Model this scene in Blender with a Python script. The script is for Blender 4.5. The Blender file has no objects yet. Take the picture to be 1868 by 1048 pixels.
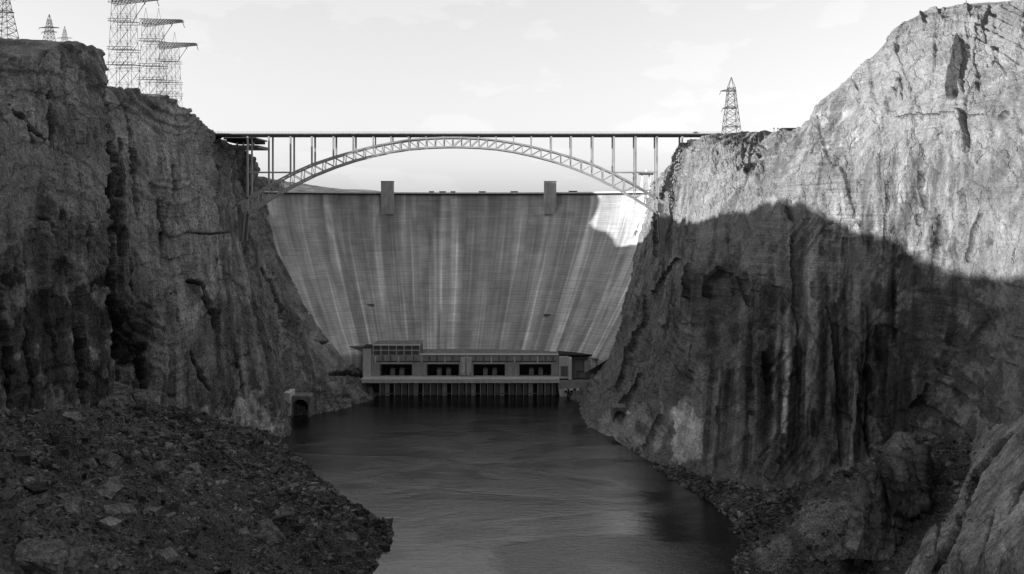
import bpy, math, random
import numpy as np
random.seed(7); rng = np.random.default_rng(7)
R = math.radians
scene = bpy.context.scene
# ------------------------------------------------------------------ camera
F, HC, HY, CX = 1457.0, 165.0, 375.0, 934.0       # focal length in photo pixels, eye height, horizon row, middle column
cam = bpy.data.cameras.new('camera'); camo = bpy.data.objects.new('camera', cam)
scene.collection.objects.link(camo); scene.camera = camo
camo.location = (0, 0, HC); camo.rotation_euler = (R(90), 0, 0)
cam.sensor_width = 36; cam.lens = 36*F/1868
cam.shift_y = -(524-HY)/1868
cam.clip_start = .5; cam.clip_end = 30000
# ------------------------------------------------------------------ sun, sky, exposure
PHI, ELEV = R(-15), R(12.4)
SUN = np.array([-math.cos(PHI)*math.cos(ELEV), math.sin(PHI)*math.cos(ELEV), math.sin(ELEV)])
sl = bpy.data.lights.new('sun', 'SUN'); sl.energy = 4.1; sl.angle = R(.5); sl.color = (1, 1, 1)
so = bpy.data.objects.new('sun', sl); scene.collection.objects.link(so)
from mathutils import Vector
so.rotation_euler = Vector(SUN).to_track_quat('Z', 'Y').to_euler(); so.location = (-300, -200, 500)
w = bpy.data.worlds.new('World'); scene.world = w; w.use_nodes = True
nt_ = w.node_tree; N = nt_.nodes; L = nt_.links
bg = N['Background']; bg.inputs['Strength'].default_value = .15
sky = N.new('ShaderNodeTexSky'); sky.sky_type = 'NISHITA'; sky.sun_disc = False
sky.sun_elevation = ELEV; sky.sun_rotation = math.atan2(SUN[0], SUN[1]) % (2*math.pi)
sky.air_density = 1.0; sky.dust_density = 2.0
bw = N.new('ShaderNodeRGBToBW'); L.new(sky.outputs[0], bw.inputs[0])
geo = N.new('ShaderNodeTexCoord')
def wn(t, **k):
    n = N.new(t)
    for a, b in k.items(): setattr(n, a, b)
    return n
mp = wn('ShaderNodeMapping'); mp.inputs['Scale'].default_value = (1, 1, 2.6); L.new(geo.outputs['Generated'], mp.inputs[0])
nz = wn('ShaderNodeTexNoise'); nz.inputs['Scale'].default_value = 7; nz.inputs['Detail'].default_value = 9; nz.inputs['Roughness'].default_value = .55
L.new(mp.outputs[0], nz.inputs['Vector'])
cr = wn('ShaderNodeMapRange'); cr.inputs[1].default_value = .55; cr.inputs[2].default_value = .59
L.new(nz.outputs['Fac'], cr.inputs[0])
SKY_LEVEL = wn('ShaderNodeMixRGB'); SKY_LEVEL.inputs[0].default_value = .5      # thin bright overcast veil over the clear sky
L.new(bw.outputs[0], SKY_LEVEL.inputs[1]); SKY_LEVEL.inputs[2].default_value = (2.6, 2.6, 2.6, 1)
cl = wn('ShaderNodeMixRGB'); L.new(cr.outputs[0], cl.inputs[0])
L.new(SKY_LEVEL.outputs[0], cl.inputs[1])
sep = wn('ShaderNodeSeparateXYZ'); L.new(geo.outputs['Generated'], sep.inputs[0])
dirv = wn('ShaderNodeVectorMath', operation='DOT_PRODUCT'); L.new(geo.outputs['Generated'], dirv.inputs[0]); dirv.inputs[1].default_value = (0, .94, .34)
vg = wn('ShaderNodeMapRange'); vg.interpolation_type = 'SMOOTHSTEP'; vg.inputs[1].default_value = -.2; vg.inputs[2].default_value = .75; vg.inputs[3].default_value = .5; vg.inputs[4].default_value = 1.16
L.new(dirv.outputs['Value'], vg.inputs[0]); vm = wn('ShaderNodeMixRGB', blend_type='MULTIPLY'); vm.inputs[0].default_value = 1
L.new(SKY_LEVEL.outputs[0], vm.inputs[1]); L.new(vg.outputs[0], vm.inputs[2]); SKY_LEVEL = vm; L.new(vm.outputs[0], cl.inputs[1])
br = wn('ShaderNodeMixRGB', blend_type='MULTIPLY'); br.inputs[0].default_value = 1; br.inputs[2].default_value = (1.05, 1.05, 1.05, 1)
L.new(SKY_LEVEL.outputs[0], br.inputs[1]); L.new(br.outputs[0], cl.inputs[2]); L.new(cl.outputs[0], bg.inputs['Color'])
scene.view_settings.view_transform = 'Standard'; scene.view_settings.look = 'None'
scene.view_settings.exposure = .95; scene.view_settings.gamma = 1
scene.render.engine = 'CYCLES'; scene.render.resolution_x = 1024; scene.render.resolution_y = 574

# ------------------------------------------------------------------ helpers
def W(px, py, Y):                       # photo measurement at a known distance -> world metres
    return np.array([(px-CX)*Y/F, Y, HC-(py-HY)*Y/F])
def hash3(ix, iy, iz, seed=0):
    with np.errstate(over='ignore'):
        h = (ix.astype(np.uint32)*np.uint32(374761393) + iy.astype(np.uint32)*np.uint32(668265263)
             + iz.astype(np.uint32)*np.uint32(2147483647) + np.uint32((seed*1274126177+12345) % 4294967296))
        h = (h ^ (h >> np.uint32(13)))*np.uint32(1274126177)
        h = (h ^ (h >> np.uint32(15)))*np.uint32(2246822519)
        h = h ^ (h >> np.uint32(14))
    return h.astype(np.float64)/4294967295.0
def vn(x, y, z, seed=0):                # value noise -1..1
    fx, fy, fz = np.floor(x), np.floor(y), np.floor(z)
    ix, iy, iz = fx.astype(np.int64), fy.astype(np.int64), fz.astype(np.int64)
    u, v, t = x-fx, y-fy, z-fz
    u, v, t = u*u*(3-2*u), v*v*(3-2*v), t*t*(3-2*t)
    r = 0
    for a in (0, 1):
        for b in (0, 1):
            for c in (0, 1):
                r = r + hash3(ix+a, iy+b, iz+c, seed)*(u if a else 1-u)*(v if b else 1-v)*(t if c else 1-t)
    return r*2-1
def fbm(x, y, z, o=4, seed=0, g=.5):
    r, a, s = 0, 1, 0
    for k in range(o):
        r = r+a*vn(x*2**k+k*17.3, y*2**k-k*9.1, z*2**k+k*3.7, seed+k); s += a; a *= g
    return r/s
def voro(x, y, seed=0, jit=.85):        # cell id random value, distance to border
    fx, fy = np.floor(x), np.floor(y)
    b1 = np.full(x.shape, 9.); b2 = np.full(x.shape, 9.); rid = np.zeros(x.shape)
    for a in (-1, 0, 1):
        for b in (-1, 0, 1):
            cx, cy = fx+a, fy+b; ix, iy = cx.astype(np.int64), cy.astype(np.int64); z0 = np.zeros_like(ix)
            px = cx+.5+jit*(hash3(ix, iy, z0, seed)-.5); py = cy+.5+jit*(hash3(ix, iy, z0+1, seed)-.5)
            d = np.hypot(x-px, y-py); r = hash3(ix, iy, z0+2, seed)
            n1 = d < b1
            b2 = np.where(n1, b1, np.minimum(b2, d)); rid = np.where(n1, r, rid); b1 = np.where(n1, d, b1)
    return rid, b2-b1
def cellpt(x, y, seed=0):               # offset to the nearest cell point and its random values
    fx, fy = np.floor(x), np.floor(y); b1 = np.full(x.shape, 9.); ox = np.zeros(x.shape); oy = ox.copy(); r = ox.copy(); r2 = ox.copy()
    for a in (-1, 0, 1):
        for b in (-1, 0, 1):
            cx, cy = fx+a, fy+b; ix, iy = cx.astype(np.int64), cy.astype(np.int64); z0 = np.zeros_like(ix)
            dx = x-(cx+.2+.6*hash3(ix, iy, z0, seed)); dy = y-(cy+.2+.6*hash3(ix, iy, z0+1, seed)); d = np.hypot(dx, dy); n = d < b1
            b1 = np.where(n, d, b1); ox = np.where(n, dx, ox); oy = np.where(n, dy, oy)
            r = np.where(n, hash3(ix, iy, z0+2, seed), r); r2 = np.where(n, hash3(ix, iy, z0+3, seed), r2)
    return ox, oy, r, r2
def sstep(a, b, x):
    t = np.clip((x-a)/(b-a), 0, 1); return t*t*(3-2*t)
def pchip(P, q):                        # P (n, m...) on integer knots, sampled at q
    n = len(P); d = np.diff(P, axis=0); m = np.zeros_like(P)
    a, b = d[:-1], d[1:]
    with np.errstate(divide='ignore', invalid='ignore'):
        h = 2*a*b/(a+b)
    m[1:-1] = np.where(a*b > 0, h, 0); m[0] = d[0]; m[-1] = d[-1]
    i = np.clip(np.floor(q).astype(int), 0, n-2); t = (q-i).reshape((-1,)+(1,)*(P.ndim-1))
    return (2*t**3-3*t**2+1)*P[i]+(t**3-2*t**2+t)*m[i]+(-2*t**3+3*t**2)*P[i+1]+(t**3-t**2)*m[i+1]
COL = scene.collection
def tag(o, label=None, cat=None, group=None, kind=None):
    if label: o['label'] = label
    if cat: o['category'] = cat
    if group: o['group'] = group
    if kind: o['kind'] = kind
    return o
def empty(name, loc=(0, 0, 0), rz=0, **k):
    o = bpy.data.objects.new(name, None); COL.objects.link(o); o.location = loc; o.rotation_euler = (0, 0, rz)
    return tag(o, **k)
def link(name, me, mat, parent=None):
    o = bpy.data.objects.new(name, me); COL.objects.link(o); me.materials.append(mat)
    if parent: o.parent = parent
    return o
def copy_tree(o, parent=None):
    c = o.copy(); COL.objects.link(c); c.parent = parent
    for ch in list(o.children): copy_tree(ch, c)
    return c
def np_mesh(name, V, Q, smooth=True, attrs=None):
    me = bpy.data.meshes.new(name); V = np.asarray(V, dtype=np.float32); Q = np.asarray(Q, dtype=np.int32)
    k = Q.shape[1]
    me.vertices.add(len(V)); me.vertices.foreach_set('co', V.ravel())
    me.loops.add(Q.size); me.loops.foreach_set('vertex_index', Q.ravel())
    me.polygons.add(len(Q)); me.polygons.foreach_set('loop_start', np.arange(0, Q.size, k, dtype=np.int32))
    me.polygons.foreach_set('use_smooth', np.full(len(Q), smooth))
    me.update(calc_edges=True)
    for a, v in (attrs or {}).items():
        at = me.attributes.new(a, 'FLOAT', 'POINT'); at.data.foreach_set('value', np.asarray(v, dtype=np.float32).ravel())
    return me
def grid_faces(a, b, flip=False):
    i = np.arange(a-1)[:, None]*b+np.arange(b-1)[None, :]
    q = np.stack([i, i+b, i+b+1, i+1], -1).reshape(-1, 4)
    return q[:, ::-1] if flip else q
class MB:
    def __init__(s): s.v = []; s.f = []
    def add(s, v, f):
        o = len(s.v); s.v += [tuple(float(c) for c in p) for p in v]; s.f += [tuple(i+o for i in q) for q in f]; return s
    def box(s, x0, x1, y0, y1, z0, z1):
        return s.add([(x0, y0, z0), (x1, y0, z0), (x1, y1, z0), (x0, y1, z0), (x0, y0, z1), (x1, y0, z1), (x1, y1, z1), (x0, y1, z1)],
                     [(0, 3, 2, 1), (4, 5, 6, 7), (0, 1, 5, 4), (1, 2, 6, 5), (2, 3, 7, 6), (3, 0, 4, 7)])
    def bar(s, p, q, t, t2=None):
        p, q = Vector([float(c) for c in p]), Vector([float(c) for c in q]); d = (q-p)
        if d.length < 1e-6: return s
        d.normalize(); up = Vector((0, 0, 1)) if abs(d.z) < .9 else Vector((0, 1, 0))
        a = d.cross(up).normalized()*t/2; b = d.cross(a).normalized()*(t2 or t)/2
        return s.add([p-a-b, p+a-b, p+a+b, p-a+b, q-a-b, q+a-b, q+a+b, q-a+b],
                     [(0, 3, 2, 1), (4, 5, 6, 7), (0, 1, 5, 4), (1, 2, 6, 5), (2, 3, 7, 6), (3, 0, 4, 7)])
    def tube(s, p, q, r, r2=None, n=12):
        p, q = Vector([float(c) for c in p]), Vector([float(c) for c in q]); d = (q-p).normalized()
        up = Vector((0, 0, 1)) if abs(d.z) < .9 else Vector((0, 1, 0)); a = d.cross(up).normalized(); b = d.cross(a).normalized()
        r2 = r if r2 is None else r2; v = []
        for c, rr in ((p, r), (q, r2)):
            for k in range(n):
                t = 2*math.pi*k/n; v.append(c+a*math.cos(t)*rr+b*math.sin(t)*rr)
        f = [(k, (k+1) % n, n+(k+1) % n, n+k) for k in range(n)]+[tuple(range(n))[::-1], tuple(range(n, 2*n))]
        return s.add(v, f)
    def build(s, name, mat, parent=None, smooth=False, bevel=0):
        me = bpy.data.meshes.new(name); me.from_pydata(s.v, [], s.f); me.update()
        o = link(name, me, mat, parent)
        if bevel:
            m = o.modifiers.new('bevel', 'BEVEL'); m.width = bevel; m.segments = 1; m.limit_method = 'ANGLE'
        if parent and any(abs(c) > 1e-9 for c in parent.location): o.location = -Vector(parent.location) if not parent.get('local') else (0, 0, 0)
        return o
# ------------------------------------------------------------------ materials
def mat_base(name, rough=.9, spec=.2):
    m = bpy.data.materials.new(name); m.use_nodes = True; nt = m.node_tree; b = nt.nodes['Principled BSDF']
    b.inputs['Roughness'].default_value = rough; b.inputs['Specular IOR Level'].default_value = spec
    return m, nt, b
def node(nt, t, inp=None, **k):
    n = nt.nodes.new(t)
    for a, b in k.items(): setattr(n, a, b)
    for a, b in (inp or {}).items():
        if hasattr(b, 'is_linked') or isinstance(b, bpy.types.NodeSocket): nt.links.new(b, n.inputs[a])
        else: n.inputs[a].default_value = b
    return n
def noise(nt, vec, scale=(1, 1, 1), s=1., detail=6, rough=.55, dist=0):
    mpn = node(nt, 'ShaderNodeMapping', {0: vec, 'Scale': scale})
    return node(nt, 'ShaderNodeTexNoise', {'Vector': mpn.outputs[0], 'Scale': s, 'Detail': detail, 'Roughness': rough, 'Distortion': dist}).outputs['Fac']
def mr(nt, v, a, b, c, d):
    return node(nt, 'ShaderNodeMapRange', {0: v, 1: a, 2: b, 3: c, 4: d}).outputs[0]
def mul(nt, a, b, op='MULTIPLY'):
    return node(nt, 'ShaderNodeMath', {0: a, 1: b}, operation=op).outputs[0]
def rgb(nt, v):
    return node(nt, 'ShaderNodeCombineColor', {0: v, 1: v, 2: v}).outputs[0]
def rock_mat(name, base, streak=1., strata=1., tone=True, grain=1., bl=1., joint=1.):
    m, nt, b = mat_base(name, .92, .15)
    tc = node(nt, 'ShaderNodeTexCoord').outputs['Object']
    sw = mr(nt, noise(nt, tc, (1, 1, .6), .012, 3, .5), .42, .6, 0, 1)        # varnish streaks come in curtains, not everywhere
    st = mr(nt, noise(nt, tc, (.11, .11, .006), 1, 5, .55, .3), .38, .62, 1-.6*streak, 1+.2*streak)
    st = node(nt, 'ShaderNodeMix', {0: sw, 2: 1., 3: st}).outputs[0]
    st2 = mr(nt, noise(nt, tc, (.5, .5, .016), 1, 4, .55, .2), .36, .64, 1-.3*streak, 1+.25*streak)
    st2 = node(nt, 'ShaderNodeMix', {0: sw, 2: 1., 3: st2}).outputs[0]
    lw = mr(nt, noise(nt, tc, (1, 1, 1), .02, 3, .5), .45, .62, 0, 1)
    la = mr(nt, noise(nt, tc, (.012, .012, .45), 1, 6, .65, 1.5), .35, .65, 1-.3*strata, 1+.22*strata)
    la = node(nt, 'ShaderNodeMix', {0: lw, 2: 1., 3: la}).outputs[0]
    pa = mul(nt, mr(nt, noise(nt, tc, (1, 1, 1), .03, 6, .62), .36, .64, 1-.38*bl, 1+.3*bl), mr(nt, noise(nt, tc, (1, 1, .6), .16, 6, .68, .6), .36, .62, 1-.38*bl, 1+.25*bl))
    gr = mr(nt, noise(nt, tc, (1, 1, 1), .9, 8, .78), .34, .66, 1-.5*grain, 1+.5*grain)
    v = mul(nt, mul(nt, mul(nt, st, st2), mul(nt, la, pa)), mul(nt, gr, base))
    if tone:
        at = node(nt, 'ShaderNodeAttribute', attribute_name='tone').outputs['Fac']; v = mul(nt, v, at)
    nt.links.new(rgb(nt, v), b.inputs['Base Color'])
    h1 = noise(nt, tc, (1, 1, 1.3), .3, 10, .7); h2 = mul(nt, noise(nt, tc, (.03, .03, .9), 1, 6, .6, .9), lw)
    h3 = noise(nt, tc, (.9, .9, .06), 1, 5, .6)
    h = mul(nt, mul(nt, h1, mul(nt, h2, .35), 'ADD'), mul(nt, h3, .35*streak), 'ADD')
    wv = node(nt, 'ShaderNodeTexNoise', {'Vector': tc, 'Scale': .12, 'Detail': 4}).outputs['Color']
    vc = node(nt, 'ShaderNodeVectorMath', {0: tc, 1: node(nt, 'ShaderNodeVectorMath', {0: wv, 1: (9, 9, 9)}, operation='MULTIPLY').outputs[0]}, operation='ADD').outputs[0]
    for sc_, sz_, am in ((.07, .018, .3*joint), (.4, .12, .07*joint)):
        vo = node(nt, 'ShaderNodeTexVoronoi', {'Vector': node(nt, 'ShaderNodeMapping', {0: vc, 'Scale': (sc_, sc_, sz_)}).outputs[0], 'Scale': 1.}, feature='DISTANCE_TO_EDGE').outputs['Distance']
        h = mul(nt, h, mul(nt, mr(nt, vo, 0, .035, 0, 1), am), 'ADD')
    bp = node(nt, 'ShaderNodeBump', {'Height': h, 'Strength': 1., 'Distance': 3.5})
    nt.links.new(bp.outputs[0], b.inputs['Normal'])
    return m
M_ROCK_L = rock_mat('sandstone_shaded_side', .31, .9, .9, bl=.8)
M_ROCK_R = rock_mat('sandstone_streaked', .325, .8, 1., grain=.6, bl=.5)
M_SCREE = rock_mat('scree', .12, .1, .2, grain=1.6)
M_SLAB = rock_mat('sandstone_slab', .23, .12, .3, bl=1.1, joint=1.6)
def flat_mat(name, base, rough=.8, var=.25, s=.6, spec=.3, metal=0, bump=.1, zst=1.):
    m, nt, b = mat_base(name, rough, spec); b.inputs['Metallic'].default_value = metal
    tc = node(nt, 'ShaderNodeTexCoord').outputs['Object']
    v = mul(nt, mr(nt, noise(nt, tc, (1, 1, zst), s, 7, .65), .3, .7, 1-var, 1+var), base)
    nt.links.new(rgb(nt, v), b.inputs['Base Color'])
    bp = node(nt, 'ShaderNodeBump', {'Height': noise(nt, tc, (1, 1, 1), s*4, 5, .6), 'Strength': bump, 'Distance': .3})
    nt.links.new(bp.outputs[0], b.inputs['Normal'])
    return m
M_STEEL = flat_mat('bridge_steel', .5, .55, .15, .3)
M_DARKSTEEL = flat_mat('dark_girder_steel', .07, .6, .2, .5)
M_LATTICE = flat_mat('galvanised_lattice', .10, .6, .2, .5)
M_CONC = flat_mat('weathered_concrete', .42, .9, .3, .35, zst=.3)
M_CONC_L = flat_mat('pale_concrete', .7, .85, .2, .4, zst=.4)
M_CONC_D = flat_mat('stained_concrete', .2, .9, .4, .4, zst=.25)
M_WHITE = flat_mat('white_trim', .85, .6, .08, .5)
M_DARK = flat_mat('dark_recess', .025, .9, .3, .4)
M_GLASS = flat_mat('dark_glass', .03, .15, .2, .4, .5)
M_ASPH = flat_mat('asphalt', .05, .9, .2, .4)

# ------------------------------------------------------------------ rock sheets
def seg_dist(px, py, poly):
    best = np.full(px.shape, 1e9); along = np.zeros(px.shape)
    tot = sum(math.dist(poly[i], poly[i+1]) for i in range(len(poly)-1)); acc = 0
    for (x0, y0), (x1, y1) in zip(poly[:-1], poly[1:]):
        l = math.hypot(x1-x0, y1-y0); t = np.clip(((px-x0)*(x1-x0)+(py-y0)*(y1-y0))/(l*l), 0, 1)
        d = np.hypot(px-x0-t*(x1-x0), py-y0-t*(y1-y0)); n = d < best
        best = np.where(n, d, best); along = np.where(n, (acc+t*l)/tot, along); acc += l
    return best, along
def sheet(name, ctrl, ns, nt, mat, plateau=None, out=-1, cracks=(), tones=(), flip=False, wallrows=6, amp=1., streaks=(), blocky=1., slit=1., shade_depth=.6, ledge=1.):
    G = np.array(ctrl, dtype=float)                          # stations x rows x 3 (world)
    nS, nR = G.shape[:2]
    if nR > wallrows:
        tq = np.concatenate([np.linspace(0, wallrows-1, int(nt*.84)), np.linspace(wallrows-1, nR-1, nt-int(nt*.84)+1)[1:]])
    else: tq = np.linspace(0, nR-1, nt)
    A = pchip(np.swapaxes(G, 0, 1), tq)                      # nt x stations x 3
    # station parameter by equal screen/arc spacing
    mid = G[:, min(2, nR-1)]; dl = np.linalg.norm(np.diff(mid, axis=0), axis=1); gp = CX+F*mid[:, 0]/np.maximum(mid[:, 1], 20); vis = ((gp[:-1]+gp[1:])/2 > -120)*((gp[:-1]+gp[1:])/2 < 1990)
    wts = np.where(vis, np.abs(np.diff(gp))+.35*dl*F/np.maximum(40, G[:-1, 1, 1]), 25.)
    cum = np.concatenate([[0], np.cumsum(wts)]); sq = np.interp(np.linspace(0, cum[-1], ns), cum, np.arange(nS))
    P = pchip(np.swapaxes(A, 0, 1), sq)                      # ns x nt x 3
    arc = np.interp(sq, np.arange(nS), np.concatenate([[0], np.cumsum(dl)]))
    S = np.repeat(arc[:, None], P.shape[1], 1)
    X, Y, Z = P[..., 0], P[..., 1], P[..., 2]
    du = np.gradient(P, axis=0); dv = np.gradient(P, axis=1)
    # a blurred normal for the big displacements
    n = np.cross(du, dv); n /= np.maximum(np.linalg.norm(n, axis=2, keepdims=True), 1e-9)
    if flip: n = -n
    T = np.repeat(tq[None], ns, 0); ww = 1-sstep(wallrows-1.25, wallrows-.9, T) if nR > wallrows else np.ones_like(T)
    foot = sstep(0, .5, T)
    wx = 3*fbm(X/22, Y/22, Z/30, 3, 11); wz = 6*fbm(X/30, Y/30, Z/40, 3, 21)
    d = 5.0*fbm(X/55, Y/55, Z/70, 4, 31)
    r1, e1 = voro((S+wx*1.6)/17, (Z+wz)/55, 5); r2, e2 = voro((S+wx)/6.5, (Z+wz)/17, 9)
    r3, e3 = voro((S+wx*.5)/2.6, (Z+wz*.4)/5, 13)
    pl = fbm(X/40, Y/40, Z/40, 3, 77)
    d += ww*blocky*(3.6*(r1-.5)+1.5*(r2-.5)*(1+pl*1.5)+.45*(r3-.5)*(1+pl*1.8))
    d -= ww*blocky*(2.2*np.exp(-(e1/.03)**2)*(r1 > .5)+.8*np.exp(-(e2/.06)**2)*(r2 > .55))
    # bedding ledges, strongest near the rim
    zz = Z+.12*S*np.sin(S/60)+3.5*fbm(X/45, Y/45, Z/15, 3, 41)
    hgt = T/(wallrows-1)
    led = ledge*(.5+2.2*sstep(.72, 1.0, hgt)+1.2*(fbm(X/50, Y/50, Z/25, 2, 55) > .25))*(.35+.65*ww)
    k = np.floor(zz/2.7); fr = zz/2.7-k; z0 = np.zeros_like(k, dtype=np.int64)
    a = hash3(k.astype(np.int64), z0, z0, 3); b = hash3((k+1).astype(np.int64), z0, z0, 3)
    d += led*((a+(b-a)*sstep(.75, 1, fr))-.5)*1.5
    # vertical flutes and joints
    fl = fbm((S+wx)/3.6, S*0, Z/55, 3, 61); d += ww*.9*fl
    jn = np.abs(vn((S+wx*1.2)/24, S*0, Z/150, 71)); d -= ww*4.5*np.exp(-(jn/.022)**2)*sstep(-.1, .3, vn(S/30, S*0, Z/60, 72))
    d += .5*fbm(X/6, Y/6, Z/11, 4, 81)+.35*fbm(X/1.8, Y/1.8, Z/1.8, 3, 91)
    d *= amp*(.35+.65*foot)
    for sx_, sz_, hw, hh, dp, sd, pr in ((11, 26, .75, 6.5, 4.5, 301, .6), (5.5, 12, .42, 2.6, 2.4, 302, .5), (19, 60, 1.3, 17, 7, 303, .5), (14, 9, 4., .55, 2.2, 304, .45)):
        ox, oy, ra, rb = cellpt((S+wx*.5)/sx_, (Z+wz*.3)/sz_, sd); ox, oy = ox*sx_, oy*sz_
        ox = ox+.22*oy*(rb-.5)*(hw < 2)+.5*vn(oy/2+ra*50, oy*0, oy*0, 5); q = (ox/(hw*(.6+rb)))**2+(oy/(hh*(.5+ra)))**2
        cl_ = sstep(-.25, .3, fbm(S/45, Z/60, S*0, 2, sd+9))
        d -= slit*ww*dp*(ra < pr)*cl_*(1-sstep(.55, 1.0, q))
    # drawn fractures and alcoves, measured on the photograph, cut into the rock
    px = CX+F*X/np.maximum(Y, 20); py = HY+F*(HC-Z)/np.maximum(Y, 20)
    wob = 3.0*fbm(px/14, py/14, px*0, 3, 101)
    crack_shade = np.ones_like(T)                                 # black shade of the cracks painted into the colour, with some seep varnish
    for poly, wd, dp in cracks:
        dist, al = seg_dist(px+wob, py+wob*.3, poly)
        taper = np.clip(4*al*(1-al), 1e-4, 1)**.35*(1+.45*fbm(px/9, py/12, px*0, 3, 7)); taper = np.where((al <= 0) | (al >= 1), .02, taper)
        ok = (T < wallrows-.9) if nR > wallrows else True
        crack_shade = crack_shade*(1-shade_depth*(1-sstep(.5*wd*taper, 1.15*wd*taper, dist)))
        d = d-np.where(ok, dp*.7*(1-sstep(.62*wd*taper, .95*wd*taper, dist)), 0)
    tone = crack_shade
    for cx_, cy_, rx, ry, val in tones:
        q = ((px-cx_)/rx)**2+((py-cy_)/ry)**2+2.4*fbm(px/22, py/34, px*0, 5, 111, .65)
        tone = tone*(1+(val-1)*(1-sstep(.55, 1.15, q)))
    for cx_, cy_, rx, ry, k_ in streaks:                    # varnish and wash streaks that follow the fall line
        q = ((px-cx_)/rx)**2+((py-cy_)/ry)**2+1.2*fbm(px/30, py/60, px*0, 3, 131); m_ = 1-sstep(.5, 1.2, q)
        sv = fbm((S+.22*wx)/5.5, Z/300, S*0, 2, 141); s2_ = fbm((S+.22*wx)/1.7, Z/260, S*0+3, 3, 151)
        tone = tone*(1+m_*k_*(np.clip(sv*2.2, -1, 1)*.6+np.clip(s2_*2, -1, 1)*.45))
    if nR > wallrows:
        pw = sstep(wallrows+.6, wallrows+1.4, T); P[..., 2] += pw*(5*np.abs(vn(Y/11, X/60, X*0, 161))+3*np.abs(vn(Y/4, X/40, X*0, 162))-2.5)  # plateau crest roughened so that its cast shadow gets a jagged edge
    P = P+n*d[..., None]
    me = np_mesh(name, P.reshape(-1, 3), grid_faces(ns, P.shape[1], flip), True, {'tone': tone})
    o = link(name, me, mat); tag(o, kind='structure')
    return o, P
def station(pts, offs, dz, sgn):
    row = [W(*p) for p in pts]; r = row[-1]
    for o, z in zip(offs, dz): row.append(np.array([r[0]+sgn*o, r[1]+.12*o, z if z is not None else r[2]]))
    return row
# ---- left canyon wall, near to far; rows from foot to rim
LS = [
 ([(-3200, 700, 40), (-3200, 500, 40), (-3200, 200, 42), (-3200, 0, 44), (-3200, -500, 46), (-3300, -1100, 50)]),
 ([(-900, 860, 130), (-900, 600, 132), (-900, 400, 136), (-900, 200, 140), (-900, 50, 146), (-900, -60, 160)]),
 ([(-420, 800, 180), (-420, 600, 183), (-420, 420, 188), (-420, 240, 194), (-420, 120, 202), (-420, 40, 215)]),
 ([(-150, 790, 226), (-150, 600, 232), (-150, 420, 238), (-150, 250, 245), (-150, 140, 255), (-150, 80, 275)]),
 ([(0, 785, 262), (0, 600, 270), (0, 430, 276), (0, 260, 284), (0, 150, 292), (0, 90, 310)]),
 ([(50, 775, 292), (55, 600, 297), (52, 430, 301), (50, 260, 310), (48, 160, 318), (45, 96, 335)]),
 ([(105, 760, 318), (105, 600, 323), (105, 430, 328), (103, 260, 334), (98, 150, 340), (92, 82, 352)]),
 ([(155, 750, 345), (158, 600, 350), (155, 430, 354), (152, 260, 359), (148, 140, 364), (145, 78, 375)]),
 ([(198, 738, 374), (203, 600, 378), (202, 430, 380), (193, 270, 382), (184, 160, 384), (172, 96, 388)]),
 ([(214, 735, 402), (217, 600, 420), (214, 430, 428), (204, 270, 424), (193, 190, 408), (186, 138, 398)]),
 ([(234, 732, 424), (238, 600, 433), (236, 430, 440), (226, 280, 446), (220, 200, 450), (212, 157, 458)]),
 ([(270, 728, 450), (275, 600, 460), (270, 430, 468), (265, 300, 475), (262, 220, 482), (255, 165, 495)]),
 ([(310, 730, 476), (315, 600, 486), (310, 440, 494), (306, 310, 502), (303, 235, 510), (300, 176, 522)]),
 ([(355, 742, 502), (355, 610, 512), (350, 450, 520), (346, 330, 532), (342, 260, 542), (340, 198, 556)]),
 ([(402, 760, 524), (400, 620, 538), (392, 480, 550), (385, 360, 562), (380, 290, 572), (374, 226, 584)]),
 ([(455, 792, 542), (447, 640, 562), (428, 510, 582), (414, 400, 600), (406, 310, 610), (400, 250, 618)]),
 ([(508, 815, 556), (490, 670, 582), (464, 540, 606), (440, 430, 640), (436, 340, 650), (430, 264, 655)]),
 ([(528, 800, 572), (520, 715, 590), (500, 600, 612), (476, 500, 642), (464, 400, 668), (462, 285, 672)]),
 ([(532, 775, 618), (527, 700, 634), (520, 610, 655), (500, 520, 684), (476, 430, 704), (464, 332, 735)]),
 ([(575, 768, 626), (568, 690, 650), (545, 600, 682), (510, 500, 722), (482, 420, 745), (466, 330, 770)]),
 ([(655, 752, 655), (650, 690, 690), (608, 610, 735), (553, 530, 768), (510, 440, 790), (484, 326, 812)]),
 ([(700, 745, 690), (690, 690, 740), (650, 620, 800), (585, 520, 830), (535, 420, 840), (496, 330, 850)]),
 ([(700, 745, 900), (690, 690, 950), (640, 620, 980), (580, 520, 1000), (540, 420, 1010), (505, 338, 1020)]),
]
shadow_hillY = [0, 200, 280, 339, 403, 470, 520, 560, 690, 735, 900, 1100]
shadow_hillZ = [250, 246, 256, 270, 260, 240, 232, 224, 206, 206, 205, 205]  # unseen plateau heights, shaped to cast the shadow line on the right wall
ctrlL = []
for st in LS:
    r = W(*st[-1]); h = float(np.interp(r[1], shadow_hillY, shadow_hillZ)); zr = r[2]
    ctrlL.append(station(st, (14, 40, 90, 160, 420, 900), (zr+1, zr+1.5, h, h-2, h-8, h-20), -1))
for row_ in ctrlL[4:17]: row_[0] = row_[0]+np.array([-1.5, 0, -16])      # the wall runs on down behind the scree
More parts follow.
